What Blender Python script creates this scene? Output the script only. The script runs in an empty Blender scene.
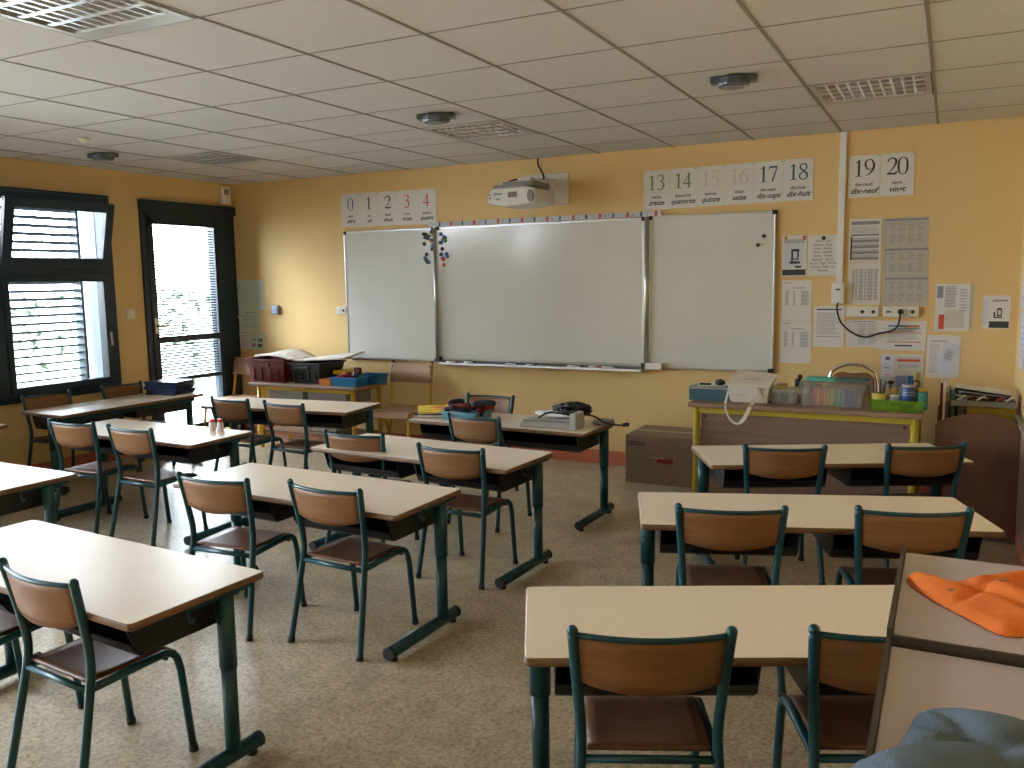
import bpy, math, random
from math import sin, cos, pi, radians as R
from mathutils import Vector, Matrix
rnd = random.Random(7)
C = bpy.context.scene.collection
SC = bpy.context.scene

# ------------------------------------------------------------------ camera, world, light, exposure
CAMH = 1.507
def make_camera():
    yaw, pit, rol = -0.47669, 0.12293, -0.01525
    f = Vector((sin(yaw)*cos(pit), cos(yaw)*cos(pit), -sin(pit)))
    r = Vector((cos(yaw), -sin(yaw), 0)); u = r.cross(f)
    r2 = r*cos(rol)+u*sin(rol); u2 = -r*sin(rol)+u*cos(rol)
    cd = bpy.data.cameras.new('camera'); co = bpy.data.objects.new('camera', cd); C.objects.link(co)
    m = Matrix((r2, u2, -f)).transposed().to_4x4(); m.translation = (0, 0, CAMH)
    co.matrix_world = m
    cd.sensor_width = 36; cd.lens = 851.83/1024*36; cd.shift_x = 0.0016; cd.shift_y = 0.0002
    cd.clip_start = 0.05; cd.clip_end = 200
    SC.camera = co
make_camera()
W = bpy.data.worlds.new('overcast_sky'); SC.world = W; W.use_nodes = True
bg = W.node_tree.nodes['Background']
bg.inputs['Color'].default_value = (0.84, 0.885, 1.0, 1); bg.inputs['Strength'].default_value = 9.0
SC.view_settings.view_transform = 'Standard'; SC.view_settings.look = 'None'
SC.view_settings.gamma = 1; SC.view_settings.use_curve_mapping = False
SC.view_settings.exposure = 2.45
SC.cycles.max_bounces = 12; SC.cycles.diffuse_bounces = 8; SC.cycles.transparent_max_bounces = 12
SC.cycles.caustics_reflective = False; SC.cycles.caustics_refractive = False
SC.cycles.sample_clamp_indirect = 6.0
def portal(x, y, z, sy, sz, name='window_portal', rot=(0, -pi/2, 0)):
    l = bpy.data.lights.new(name, 'AREA'); l.shape = 'RECTANGLE'; l.size = sz; l.size_y = sy
    l.cycles.is_portal = True
    o = bpy.data.objects.new(name, l); C.objects.link(o); o.location = (x, y, z); o.rotation_euler = rot
    return o

XL, XR, YF, YB, ZC = -6.477, 0.397, 6.492, -2.2, 2.488
FL = -0.02        # floor level; heights on the walls are measured from z = 0
WX0 = -6.80       # outer face of the left wall
WIN1 = (2.98, 5.045, 0.60, 2.245)
WIN2 = (0.35, 2.65, 0.30, 2.40)  # out of view; enlarged and without blinds to admit more daylight
WIN3_ADDED = (-2.1, 0.15, 0.30, 2.40)  # unseen window, added large and bare to brighten the room
DOOR = (5.36, 6.485, FL, 2.25)
for w in (WIN1, WIN2, WIN3_ADDED, DOOR):
    portal(XL-0.05, (w[0]+w[1])/2, (w[2]+w[3])/2, w[1]-w[0], w[3]-w[2])

# ------------------------------------------------------------------ materials
MATS = {}
def mat(name, col, rough=0.6, spec=0.5, metal=0.0, noise=None, bump=None, trans=0.0, alpha=1.0, coat=0.0, emit=None):
    """noise=(colour2, scale, lo, hi, stretch); bump=(scale, strength)"""
    m = bpy.data.materials.new(name); m.use_nodes = True; MATS[name] = m
    nt = m.node_tree; b = nt.nodes['Principled BSDF']
    b.inputs['Base Color'].default_value = (*col, 1); b.inputs['Roughness'].default_value = rough
    b.inputs['Specular IOR Level'].default_value = spec; b.inputs['Metallic'].default_value = metal
    b.inputs['Transmission Weight'].default_value = trans; b.inputs['Alpha'].default_value = alpha
    b.inputs['Coat Weight'].default_value = coat
    tc = None
    if noise or bump:
        tc = nt.nodes.new('ShaderNodeTexCoord')
    if noise:
        c2, sc, lo, hi, st = noise
        mp = nt.nodes.new('ShaderNodeMapping'); mp.inputs['Scale'].default_value = st
        nt.links.new(tc.outputs['Object'], mp.inputs['Vector'])
        n = nt.nodes.new('ShaderNodeTexNoise'); n.inputs['Scale'].default_value = sc; n.inputs['Detail'].default_value = 5
        nt.links.new(mp.outputs['Vector'], n.inputs['Vector'])
        r = nt.nodes.new('ShaderNodeValToRGB')
        r.color_ramp.elements[0].position = lo; r.color_ramp.elements[0].color = (*col, 1)
        r.color_ramp.elements[1].position = hi; r.color_ramp.elements[1].color = (*c2, 1)
        nt.links.new(n.outputs['Fac'], r.inputs['Fac']); nt.links.new(r.outputs['Color'], b.inputs['Base Color'])
    if bump:
        n = nt.nodes.new('ShaderNodeTexNoise'); n.inputs['Scale'].default_value = bump[0]; n.inputs['Detail'].default_value = 4
        nt.links.new(tc.outputs['Object'], n.inputs['Vector'])
        bp = nt.nodes.new('ShaderNodeBump'); bp.inputs['Strength'].default_value = bump[1]; bp.inputs['Distance'].default_value = 0.01
        nt.links.new(n.outputs['Fac'], bp.inputs['Height']); nt.links.new(bp.outputs['Normal'], b.inputs['Normal'])
    return m
def glassmat(name, tint=(1, 1, 1), refl=0.08, extra=0.0):
    m = bpy.data.materials.new(name); m.use_nodes = True; MATS[name] = m
    nt = m.node_tree; nt.nodes.clear()
    o = nt.nodes.new('ShaderNodeOutputMaterial'); mx = nt.nodes.new('ShaderNodeMixShader')
    t = nt.nodes.new('ShaderNodeBsdfTransparent'); t.inputs['Color'].default_value = (*tint, 1)
    g = nt.nodes.new('ShaderNodeBsdfGlossy'); g.inputs['Roughness'].default_value = 0.03
    lw = nt.nodes.new('ShaderNodeFresnel'); lw.inputs['IOR'].default_value = 1.35
    ad = nt.nodes.new('ShaderNodeMath'); ad.operation = 'ADD'; ad.inputs[1].default_value = extra
    nt.links.new(lw.outputs[0], ad.inputs[0]); nt.links.new(ad.outputs[0], mx.inputs[0])
    nt.links.new(t.outputs[0], mx.inputs[1]); nt.links.new(g.outputs[0], mx.inputs[2]); nt.links.new(mx.outputs[0], o.inputs[0])
    return m
def plasticmat(name, tint, dif, fac):
    m = bpy.data.materials.new(name); m.use_nodes = True; MATS[name] = m
    nt = m.node_tree; nt.nodes.clear()
    o = nt.nodes.new('ShaderNodeOutputMaterial'); mx = nt.nodes.new('ShaderNodeMixShader'); mx.inputs[0].default_value = fac
    t = nt.nodes.new('ShaderNodeBsdfTransparent'); t.inputs['Color'].default_value = (*tint, 1)
    p = nt.nodes.new('ShaderNodeBsdfPrincipled'); p.inputs['Base Color'].default_value = (*dif, 1); p.inputs['Roughness'].default_value = 0.25
    nt.links.new(t.outputs[0], mx.inputs[1]); nt.links.new(p.outputs[0], mx.inputs[2]); nt.links.new(mx.outputs[0], o.inputs[0])
    return m
mat('wall', (0.76, 0.54, 0.245), 0.75, 0.3, noise=((0.735, 0.515, 0.23), 1.2, 0.35, 0.7, (1, 1, 1)), bump=(90, 0.06))
mat('salmon', (0.52, 0.15, 0.08), 0.5)
mat('ceiling', (0.66, 0.635, 0.615), 0.9, 0.2, noise=((0.63, 0.605, 0.585), 60, 0.4, 0.7, (1, 1, 1)))
mat('tbar', (0.27, 0.24, 0.20), 0.6)  # darker than the tiles: shade of the gaps put into the bar colour
mat('navy', (0.008, 0.026, 0.042), 0.38)
mat('slat', (0.035, 0.044, 0.052), 0.9, 0.0)
mat('slat_thin', (0.07, 0.085, 0.095), 0.5, 0.3)
mat('steel', (0.55, 0.56, 0.56), 0.3, metal=0.9)
mat('chrome', (0.75, 0.75, 0.75), 0.12, metal=1.0)
mat('white_plastic', (0.78, 0.76, 0.70), 0.4)
mat('laminate', (0.82, 0.70, 0.55), 0.34, 0.45)
mat('edgewood', (0.20, 0.11, 0.055), 0.55, noise=((0.13, 0.07, 0.035), 30, 0.4, 0.7, (1, 1, 6)))
mat('teal', (0.008, 0.056, 0.074), 0.33, 0.4)
mat('black', (0.010, 0.010, 0.011), 0.4)
mat('blackrubber', (0.014, 0.014, 0.014), 0.6)
mat('plywood', (0.25, 0.122, 0.052), 0.48, 0.3, noise=((0.20, 0.092, 0.036), 5, 0.35, 0.7, (1, 6, 9)))
mat('seatwood', (0.16, 0.068, 0.030), 0.38, 0.42, noise=((0.095, 0.040, 0.018), 4, 0.3, 0.7, (2, 2, 2)))
mat('beech', (0.50, 0.31, 0.21), 0.45, noise=((0.44, 0.27, 0.18), 4, 0.35, 0.7, (2, 2, 10)))
mat('yellowmetal', (0.62, 0.40, 0.025), 0.35)
mat('yellowmetal2', (0.45, 0.33, 0.03), 0.35)
mat('yellow', (0.80, 0.58, 0.04), 0.6)
mat('mustard', (0.42, 0.30, 0.03), 0.6)
mat('orange', (0.75, 0.25, 0.05), 0.6)
mat('deskwood', (0.27, 0.165, 0.105), 0.5, noise=((0.22, 0.13, 0.085), 4, 0.35, 0.7, (1, 1, 9)))
mat('deskpanel', (0.22, 0.14, 0.10), 0.5, noise=((0.18, 0.11, 0.08), 4, 0.35, 0.7, (1, 1, 9)))
mat('cartwood', (0.15, 0.065, 0.035), 0.5, noise=((0.115, 0.05, 0.027), 3, 0.35, 0.7, (8, 8, 1)))
mat('cardboard', (0.26, 0.175, 0.11), 0.85, noise=((0.235, 0.155, 0.095), 6, 0.3, 0.8, (1, 1, 1)))
mat('tape', (0.36, 0.29, 0.20), 0.4)
mat('paper', (0.72, 0.69, 0.64), 0.8)
mat('paperblue', (0.62, 0.64, 0.72), 0.8)
mat('papergreen', (0.60, 0.68, 0.58), 0.8)
mat('plasticpaper', (0.50, 0.47, 0.40), 0.3, 0.5)
mat('ink', (0.05, 0.05, 0.055), 0.7)
mat('greyink', (0.28, 0.28, 0.30), 0.7)
mat('lightink', (0.45, 0.45, 0.47), 0.7)
mat('paleink', (0.60, 0.55, 0.47), 0.8)
mat('redink', (0.62, 0.08, 0.04), 0.7)
mat('blueink', (0.03, 0.16, 0.42), 0.7)
mat('greenink', (0.14, 0.26, 0.05), 0.7)
mat('darkgreenink', (0.03, 0.12, 0.14), 0.7)
mat('whiteboard', (0.68, 0.675, 0.64), 0.14, 0.45, noise=((0.63, 0.63, 0.57), 1.0, 0.3, 0.7, (1, 1, 1)))
mat('projwhite', (0.72, 0.70, 0.64), 0.4)
mat('projgrey', (0.22, 0.21, 0.20), 0.4)
mat('devgrey', (0.11, 0.13, 0.14), 0.22, metal=0.4)
mat('louvre', (0.92, 0.93, 0.96), 0.22, metal=0.55)
mat('fixture', (0.42, 0.40, 0.37), 0.35, 0.5)
mat('tube', (0.92, 0.92, 0.92), 0.3)
mat('maroon', (0.12, 0.012, 0.015), 0.6, 0.25)
mat('bluebox', (0.015, 0.19, 0.42), 0.4)
mat('tealbox', (0.03, 0.10, 0.13), 0.5)
mat('greybox', (0.30, 0.29, 0.28), 0.5)
mat('tote', (0.60, 0.56, 0.48), 0.85, bump=(200, 0.2))
mat('turquoise', (0.05, 0.42, 0.36), 0.5)
mat('canblue', (0.02, 0.07, 0.22), 0.35)
mat('tray_blue', (0.10, 0.25, 0.32), 0.4)
mat('folderblue', (0.012, 0.03, 0.10), 0.35)
mat('folderyellow', (0.85, 0.60, 0.02), 0.5)
mat('devlight', (0.38, 0.38, 0.37), 0.45)
mat('redcloth', (0.25, 0.02, 0.02), 0.9)
mat('cloth_orange', (0.85, 0.23, 0.055), 0.95, 0.15, noise=((0.80, 0.20, 0.045), 40, 0.35, 0.7, (1, 1, 1)), bump=(350, 0.5))
mat('cloth_stain', (0.28, 0.12, 0.06), 0.95)
mat('cloth_blue', (0.10, 0.135, 0.17), 0.95, 0.15, noise=((0.14, 0.18, 0.22), 9, 0.35, 0.7, (1, 1, 1)), bump=(300, 0.5))
mat('cabtop', (0.47, 0.42, 0.49), 0.42, 0.4)
mat('cabedge', (0.045, 0.036, 0.030), 0.45)
mat('hedge', (0.012, 0.022, 0.012), 0.9, 0.1, noise=((0.42, 0.46, 0.40), 7, 0.36, 0.46, (1, 1, 1)))  # dark specks: shade between the leaves painted into the colour
mat('ground', (0.35, 0.35, 0.34), 0.9)
mat('render', (0.55, 0.60, 0.66), 0.8)
mat('gluewhite', (0.75, 0.70, 0.68), 0.35)
mat('capred', (0.75, 0.06, 0.03), 0.4)
mat('denim', (0.03, 0.05, 0.08), 0.9)
mat('green', (0.04, 0.22, 0.06), 0.5)
mat('pencil_red', (0.5, 0.08, 0.05), 0.5)
mat('pencil_yellow', (0.5, 0.42, 0.08), 0.5)
mat('pencil_teal', (0.05, 0.25, 0.26), 0.5)
mat('pencil_blue', (0.03, 0.07, 0.25), 0.5)
mat('screen_blue', (0.25, 0.32, 0.55), 0.3)
glassmat('glass', (0.93, 0.97, 0.97))
plasticmat('clearplastic', (0.93, 0.93, 0.90), (0.55, 0.53, 0.48), 0.22)
plasticmat('greenplastic', (0.70, 0.88, 0.40), (0.30, 0.45, 0.06), 0.26)

# floor vinyl: beige with fine speckle
def floormat():
    m = bpy.data.materials.new('vinyl'); m.use_nodes = True; MATS['vinyl'] = m
    nt = m.node_tree; b = nt.nodes['Principled BSDF']; tc = nt.nodes.new('ShaderNodeTexCoord')
    b.inputs['Roughness'].default_value = 0.34; b.inputs['Specular IOR Level'].default_value = 0.45
    n1 = nt.nodes.new('ShaderNodeTexNoise'); n1.inputs['Scale'].default_value = 60; n1.inputs['Detail'].default_value = 6; n1.inputs['Roughness'].default_value = 0.75
    n2 = nt.nodes.new('ShaderNodeTexNoise'); n2.inputs['Scale'].default_value = 9; n2.inputs['Detail'].default_value = 4
    nt.links.new(tc.outputs['Object'], n1.inputs['Vector']); nt.links.new(tc.outputs['Object'], n2.inputs['Vector'])
    r1 = nt.nodes.new('ShaderNodeValToRGB')
    e = r1.color_ramp.elements; e[0].position = 0.32; e[0].color = (0.21, 0.145, 0.075, 1); e[1].position = 0.66; e[1].color = (0.66, 0.55, 0.39, 1)
    k = r1.color_ramp.elements.new(0.48); k.color = (0.47, 0.38, 0.25, 1)
    nt.links.new(n1.outputs['Fac'], r1.inputs['Fac'])
    r2 = nt.nodes.new('ShaderNodeValToRGB')
    r2.color_ramp.elements[0].position = 0.3; r2.color_ramp.elements[0].color = (0.74, 0.74, 0.74, 1); r2.color_ramp.elements[1].position = 0.7; r2.color_ramp.elements[1].color = (1, 1, 1, 1)
    nt.links.new(n2.outputs['Fac'], r2.inputs['Fac'])
    mx = nt.nodes.new('ShaderNodeMix'); mx.data_type = 'RGBA'; mx.blend_type = 'MULTIPLY'; mx.inputs[0].default_value = 1
    nt.links.new(r1.outputs['Color'], mx.inputs[6]); nt.links.new(r2.outputs['Color'], mx.inputs[7])
    nt.links.new(mx.outputs[2], b.inputs['Base Color'])
floormat()

# ------------------------------------------------------------------ mesh builder
class MB:
    def __init__(self): self.v = []; self.f = []; self.m = []; self.s = []; self.mats = []
    def mi(self, name):
        if name not in self.mats: self.mats.append(name)
        return self.mats.index(name)
    def add(self, vs, fs, m, smooth=False, M=None):
        o = len(self.v); k = self.mi(m)
        for p in vs:
            p = Vector(p); self.v.append(M @ p if M else p)
        for f in fs: self.f.append(tuple(o+i for i in f)); self.m.append(k); self.s.append(smooth)
        return self
    def box(self, x0, x1, y0, y1, z0, z1, m, M=None):
        vs = [(x, y, z) for x in (x0, x1) for y in (y0, y1) for z in (z0, z1)]
        fs = [(0, 1, 3, 2), (4, 6, 7, 5), (0, 4, 5, 1), (2, 3, 7, 6), (0, 2, 6, 4), (1, 5, 7, 3)]
        return self.add(vs, fs, m, False, M)
    def tube(self, pts, r, m, seg=12, caps=True, closed=False, M=None, flat=None):
        pts = [Vector(p) for p in pts]; n = len(pts); rs = r if isinstance(r, (list, tuple)) else [r]*n
        vs = []; fs = []; prev = None
        for i, p in enumerate(pts):
            if closed: t = pts[(i+1) % n]-pts[i-1]
            else: t = pts[min(i+1, n-1)]-pts[max(i-1, 0)]
            t.normalize()
            if prev is None:
                a = Vector((0, 0, 1)) if abs(t.z) < 0.9 else Vector((1, 0, 0)); prev = t.cross(a).normalized()
            prev = (prev-t*prev.dot(t)).normalized(); b = t.cross(prev)
            k = 1 if flat is None else flat
            for j in range(seg):
                a = 2*pi*j/seg; vs.append(p+prev*cos(a)*rs[i]*k+b*sin(a)*rs[i])
        rng = n if closed else n-1
        for i in range(rng):
            for j in range(seg):
                a = i*seg+j; b_ = i*seg+(j+1) % seg; c = ((i+1) % n)*seg+(j+1) % seg; d = ((i+1) % n)*seg+j
                fs.append((a, b_, c, d))
        self.add(vs, fs, m, True, M)
        if caps and not closed:
            self.add([vs[j] for j in range(seg)], [tuple(range(seg))[::-1]], m, False, M)
            self.add([vs[(n-1)*seg+j] for j in range(seg)], [tuple(range(seg))], m, False, M)
        return self
    def lathe(self, prof, m, seg=20, M=None, smooth=True):
        vs = []; fs = []
        for (r, z) in prof:
            for j in range(seg): a = 2*pi*j/seg; vs.append((r*cos(a), r*sin(a), z))
        for i in range(len(prof)-1):
            for j in range(seg): fs.append((i*seg+j, i*seg+(j+1) % seg, (i+1)*seg+(j+1) % seg, (i+1)*seg+j))
        self.add(vs, fs, m, smooth, M)
        if prof[0][0] > 1e-5: self.add(vs[:seg], [tuple(range(seg))[::-1]], m, False, M)
        if prof[-1][0] > 1e-5: self.add(vs[-seg:], [tuple(range(seg))], m, False, M)
        return self
    def prism(self, pts, axis, a0, a1, m, M=None, smooth=False):
        """polygon pts (2D) extruded along axis 'x','y','z'"""
        def P(p, a):
            return {'x': (a, p[0], p[1]), 'y': (p[0], a, p[1]), 'z': (p[0], p[1], a)}[axis]
        n = len(pts); vs = [P(p, a0) for p in pts]+[P(p, a1) for p in pts]
        self.add(vs, [tuple(range(n)), tuple(range(2*n-1, n-1, -1))], m, False, M)
        self.add(vs, [(i, i+n, (i+1) % n+n, (i+1) % n) for i in range(n)], m, smooth, M)
        return self
    def quad(self, a, b, c, d, m, M=None): return self.add([a, b, c, d], [(0, 1, 2, 3)], m, False, M)
    def sphere(self, c, r, m, seg=12, rings=8, sc=(1, 1, 1), M=None):
        vs = []; fs = []
        for i in range(rings+1):
            t = pi*i/rings
            for j in range(seg):
                a = 2*pi*j/seg; vs.append((c[0]+r*sc[0]*sin(t)*cos(a), c[1]+r*sc[1]*sin(t)*sin(a), c[2]+r*sc[2]*cos(t)))
        for i in range(rings):
            for j in range(seg): fs.append((i*seg+j, (i+1)*seg+j, (i+1)*seg+(j+1) % seg, i*seg+(j+1) % seg))
        return self.add(vs, fs, m, True, M)
    def build(self, name, parent=None, bevel=0.0, seg=2, loc=None, rz=None):
        me = bpy.data.meshes.new(name); me.from_pydata([tuple(p) for p in self.v], [], self.f)
        for n in self.mats: me.materials.append(MATS[n])
        for p, k, s in zip(me.polygons, self.m, self.s): p.material_index = k; p.use_smooth = s
        me.validate(); me.update()
        import bmesh
        bm = bmesh.new(); bm.from_mesh(me); bmesh.ops.remove_doubles(bm, verts=bm.verts, dist=1e-5)
        bmesh.ops.recalc_face_normals(bm, faces=bm.faces); bm.to_mesh(me); bm.free()
        o = bpy.data.objects.new(name, me); C.objects.link(o)
        if parent is not None: o.parent = parent
        if loc is not None: o.location = loc
        if rz is not None: o.rotation_euler = (0, 0, rz)
        if bevel > 0:
            b = o.modifiers.new('bevel', 'BEVEL'); b.width = bevel; b.segments = seg; b.limit_method = 'ANGLE'; b.angle_limit = R(40)
            b.harden_normals = False
        return o
def empty(name, loc=(0, 0, 0), rz=0.0):
    o = bpy.data.objects.new(name, None); C.objects.link(o); o.location = loc; o.rotation_euler = (0, 0, rz)
    o.empty_display_size = 0.1
    return o
def tag(o, label, cat, group=None):
    o['label'] = label; o['category'] = cat
    if group: o['group'] = group
    return o
def struct(o): o['kind'] = 'structure'; return o
def kids(o): return [c for c in bpy.data.objects if c.parent == o]
def tree_copy(root, loc, rz, label, group=None):
    def rec(o, par):
        c = o.copy(); C.objects.link(c)
        if par is not None: c.parent = par
        for ch in kids(o):
            rec(ch, c)
        return c
    r = rec(root, None); r.location = loc; r.rotation_euler = (0, 0, rz); r['label'] = label
    if group: r['group'] = group
    return r
def Rz(a): return Matrix.Rotation(a, 4, 'Z')
def T(x, y, z): return Matrix.Translation((x, y, z))
def smooth_path(pts, n=6):
    """Catmull-Rom through pts"""
    P = [Vector(p) for p in pts]; out = []
    for i in range(len(P)-1):
        p0 = P[max(i-1, 0)]; p1 = P[i]; p2 = P[i+1]; p3 = P[min(i+2, len(P)-1)]
        for k in range(n):
            t = k/n
            out.append(0.5*((2*p1)+(p2-p0)*t+(2*p0-5*p1+4*p2-p3)*t*t+(3*p1-p0-3*p2+p3)*t**3))
    out.append(P[-1]); return out
def rrect(x0, x1, y0, y1, r, n=4):
    o = []
    for cx, cy, a0 in ((x1-r, y1-r, 0), (x0+r, y1-r, 90), (x0+r, y0+r, 180), (x1-r, y0+r, 270)):
        for k in range(n+1): a = R(a0+90*k/n); o.append((cx+r*cos(a), cy+r*sin(a)))
    return o

_txt = {}
def text_geo(s, size=0.03, shear=0.0, bold=0.0):
    key = (s, size, shear, bold)
    if key in _txt: return _txt[key]
    cu = bpy.data.curves.new('txt', 'FONT'); cu.body = s; cu.size = size; cu.shear = shear; cu.align_x = 'CENTER'; cu.offset = bold; cu.resolution_u = 3
    o = bpy.data.objects.new('txt', cu); C.objects.link(o)
    dg = bpy.context.evaluated_depsgraph_get(); me = bpy.data.meshes.new_from_object(o.evaluated_get(dg))
    vs = [tuple(v.co) for v in me.vertices]; fs = [tuple(p.vertices) for p in me.polygons]
    bpy.data.objects.remove(o); bpy.data.curves.remove(cu); bpy.data.meshes.remove(me)
    _txt[key] = (vs, fs); return _txt[key]
def put_text(mb, s, M, m, size=0.03, shear=0.0, bold=0.0):
    vs, fs = text_geo(s, size, shear, bold); mb.add(vs, fs, m, False, M)
# matrices mapping text XY to the front wall (facing -Y)
FW = lambda x, y, z: T(x, y, z) @ Matrix.Rotation(pi/2, 4, 'X')

def ribbon(mb, pts, M, m):
    """pts: (x,y,width) smooth stroke"""
    P = smooth_path([(a, b, 0) for a, b, c in pts], 5); Wd = smooth_path([(c, 0, 0) for a, b, c in pts], 5)
    vs = []; n = len(P)
    for i in range(n):
        t = P[min(i+1, n-1)]-P[max(i-1, 0)]; t.normalize(); nn = Vector((-t.y, t.x, 0))*max(Wd[i].x, 0.01)/2
        vs += [P[i]+nn, P[i]-nn]
    mb.add(vs, [(2*i, 2*i+1, 2*i+3, 2*i+2) for i in range(n-1)], m, False, M)
def bar(mb, x0, y0, x1, y1, M, m): mb.add([(x0, y0, 0), (x1, y0, 0), (x1, y1, 0), (x0, y1, 0)], [(0, 1, 2, 3)], m, False, M)
def digit(mb, d, M, m):
    """serif digit in a box 0.6 wide x 1 high, centred in x"""
    tk, tn = 0.13, 0.045
    if d == '0':
        ribbon(mb, [(0, 1, tn), (-0.19, 0.87, 0.09), (-0.24, 0.5, tk), (-0.19, 0.13, 0.09), (0, 0, tn), (0.19, 0.13, 0.09), (0.24, 0.5, tk), (0.19, 0.87, 0.09), (0, 1, tn)], M, m)
    elif d == '1':
        bar(mb, -0.065, 0.03, 0.065, 0.98, M, m); bar(mb, -0.2, 0, 0.2, 0.04, M, m); ribbon(mb, [(-0.2, 0.84, 0.03), (-0.1, 0.88, 0.07), (0.03, 0.97, 0.05)], M, m)
    elif d == '2':
        ribbon(mb, [(-0.24, 0.76, 0.06), (-0.16, 0.92, 0.08), (0.02, 0.985, 0.07), (0.19, 0.88, 0.12), (0.21, 0.68, 0.12), (0.06, 0.38, 0.07), (-0.22, 0.06, 0.05)], M, m)
        bar(mb, -0.26, 0, 0.25, 0.11, M, m); bar(mb, 0.2, 0.05, 0.28, 0.2, M, m)
    elif d == '3':
        ribbon(mb, [(-0.22, 0.82, 0.05), (-0.1, 0.96, 0.06), (0.08, 0.96, 0.09), (0.18, 0.8, 0.12), (0.1, 0.62, 0.08), (-0.08, 0.54, 0.04)], M, m)
        ribbon(mb, [(-0.08, 0.54, 0.04), (0.12, 0.5, 0.09), (0.22, 0.3, 0.13), (0.12, 0.06, 0.09), (-0.08, 0.01, 0.06), (-0.25, 0.07, 0.09)], M, m)
    elif d == '4':
        bar(mb, 0.04, 0, 0.16, 1, M, m); bar(mb, -0.29, 0.25, 0.29, 0.34, M, m); ribbon(mb, [(-0.27, 0.3, 0.05), (-0.06, 0.64, 0.05), (0.12, 0.97, 0.05)], M, m)
    elif d == '5':
        bar(mb, -0.16, 0.88, 0.24, 1, M, m); ribbon(mb, [(-0.15, 0.95, 0.04), (-0.19, 0.75, 0.04), (-0.22, 0.6, 0.05)], M, m)
        ribbon(mb, [(-0.22, 0.6, 0.05), (0.04, 0.6, 0.08), (0.21, 0.4, 0.13), (0.18, 0.14, 0.1), (0, 0.01, 0.06), (-0.25, 0.05, 0.08)], M, m)
    elif d == '6':
        ribbon(mb, [(0.24, 0.99, 0.03), (0, 0.86, 0.08), (-0.2, 0.6, 0.12), (-0.24, 0.33, 0.13), (-0.14, 0.06, 0.08), (0.02, 0, 0.05), (0.2, 0.12, 0.1), (0.23, 0.33, 0.12), (0.12, 0.56, 0.08), (-0.04, 0.6, 0.05), (-0.2, 0.5, 0.04)], M, m)
    elif d == '7':
        bar(mb, -0.24, 0.87, 0.26, 0.98, M, m); bar(mb, -0.27, 0.76, -0.23, 0.95, M, m); ribbon(mb, [(0.24, 0.93, 0.05), (0.1, 0.5, 0.09), (-0.06, 0, 0.1)], M, m)
    elif d == '8':
        ribbon(mb, [(0, 1, 0.05), (-0.17, 0.9, 0.09), (-0.17, 0.7, 0.1), (0.02, 0.53, 0.1), (0.21, 0.33, 0.12), (0.2, 0.12, 0.09), (0, 0, 0.05), (-0.2, 0.1, 0.09), (-0.22, 0.3, 0.09), (-0.02, 0.5, 0.06), (0.17, 0.68, 0.08), (0.17, 0.88, 0.09), (0, 1, 0.05)], M, m)
    elif d == '9':
        ribbon(mb, [(-0.24, 0.01, 0.03), (0, 0.14, 0.08), (0.2, 0.4, 0.12), (0.24, 0.67, 0.13), (0.14, 0.94, 0.08), (-0.02, 1, 0.05), (-0.2, 0.88, 0.1), (-0.23, 0.67, 0.12), (-0.12, 0.44, 0.08), (0.04, 0.4, 0.05), (0.2, 0.5, 0.04)], M, m)

# ------------------------------------------------------------------ setting
struct(MB().box(XL-0.33, XR+0.2, YB-0.2, YF+0.2, FL-0.1, FL, 'vinyl').build('floor'))
struct(MB().box(XL-0.33, XR+0.2, YF, YF+0.2, FL-0.1, ZC+0.2, 'wall').build('wall_front'))
struct(MB().box(XR, XR+0.2, YB-0.2, YF, FL-0.1, ZC+0.2, 'wall').build('wall_right'))
struct(MB().box(XL-0.33, XR, YB-0.2, YB, FL-0.1, ZC+0.2, 'wall').build('wall_back'))
# left wall with its openings
b = MB(); ys = YB
for w in (WIN3_ADDED, WIN2, WIN1, DOOR):
    b.box(WX0, XL, ys, w[0], FL-0.1, ZC+0.2, 'wall')
    b.box(WX0, XL, w[0], w[1], FL-0.1, w[2], 'wall')
    b.box(WX0, XL, w[0], w[1], w[3], ZC+0.2, 'wall')
    ys = w[1]
b.box(WX0, XL, ys, YF, FL-0.1, ZC+0.2, 'wall'); struct(b.build('wall_left'))
# pale rendered outer reveals
b = MB()
for w in (WIN3_ADDED, WIN2, WIN1):
    b.box(WX0-0.12, XL-0.10, w[1]-0.012, w[1]-0.001, w[2], w[3], 'render'); b.box(WX0-0.12, XL-0.10, w[0]+0.001, w[0]+0.012, w[2], w[3], 'render')
    b.box(WX0-0.12, XL-0.10, w[0]+0.012, w[1]-0.012, w[2]+0.001, w[2]+0.012, 'render')
struct(b.build('trim_1'))
b = MB(); b.box(XL+0.0, XR, YF-0.012, YF-0.0005, FL+0.0005, 0.092, 'salmon'); struct(b.build('baseboard_front'))
b = MB(); b.box(XL+0.0005, XL+0.012, YB, DOOR[0]-0.001, FL+0.0005, 0.092, 'salmon'); struct(b.build('baseboard_left'))
b = MB(); b.box(XR-0.012, XR-0.0005, YB, YF-0.013, FL+0.0005, 0.105, 'salmon'); struct(b.build('baseboard_right'))
b = MB(); b.box(XR-0.02, XR-0.0005, 3.2, 6.12, 0.107, 0.655, 'deskwood'); b.box(XR-0.034, XR-0.0005, 3.2, 6.14, 0.656, 0.672, 'greybox'); struct(b.build('trim_2'))

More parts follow.
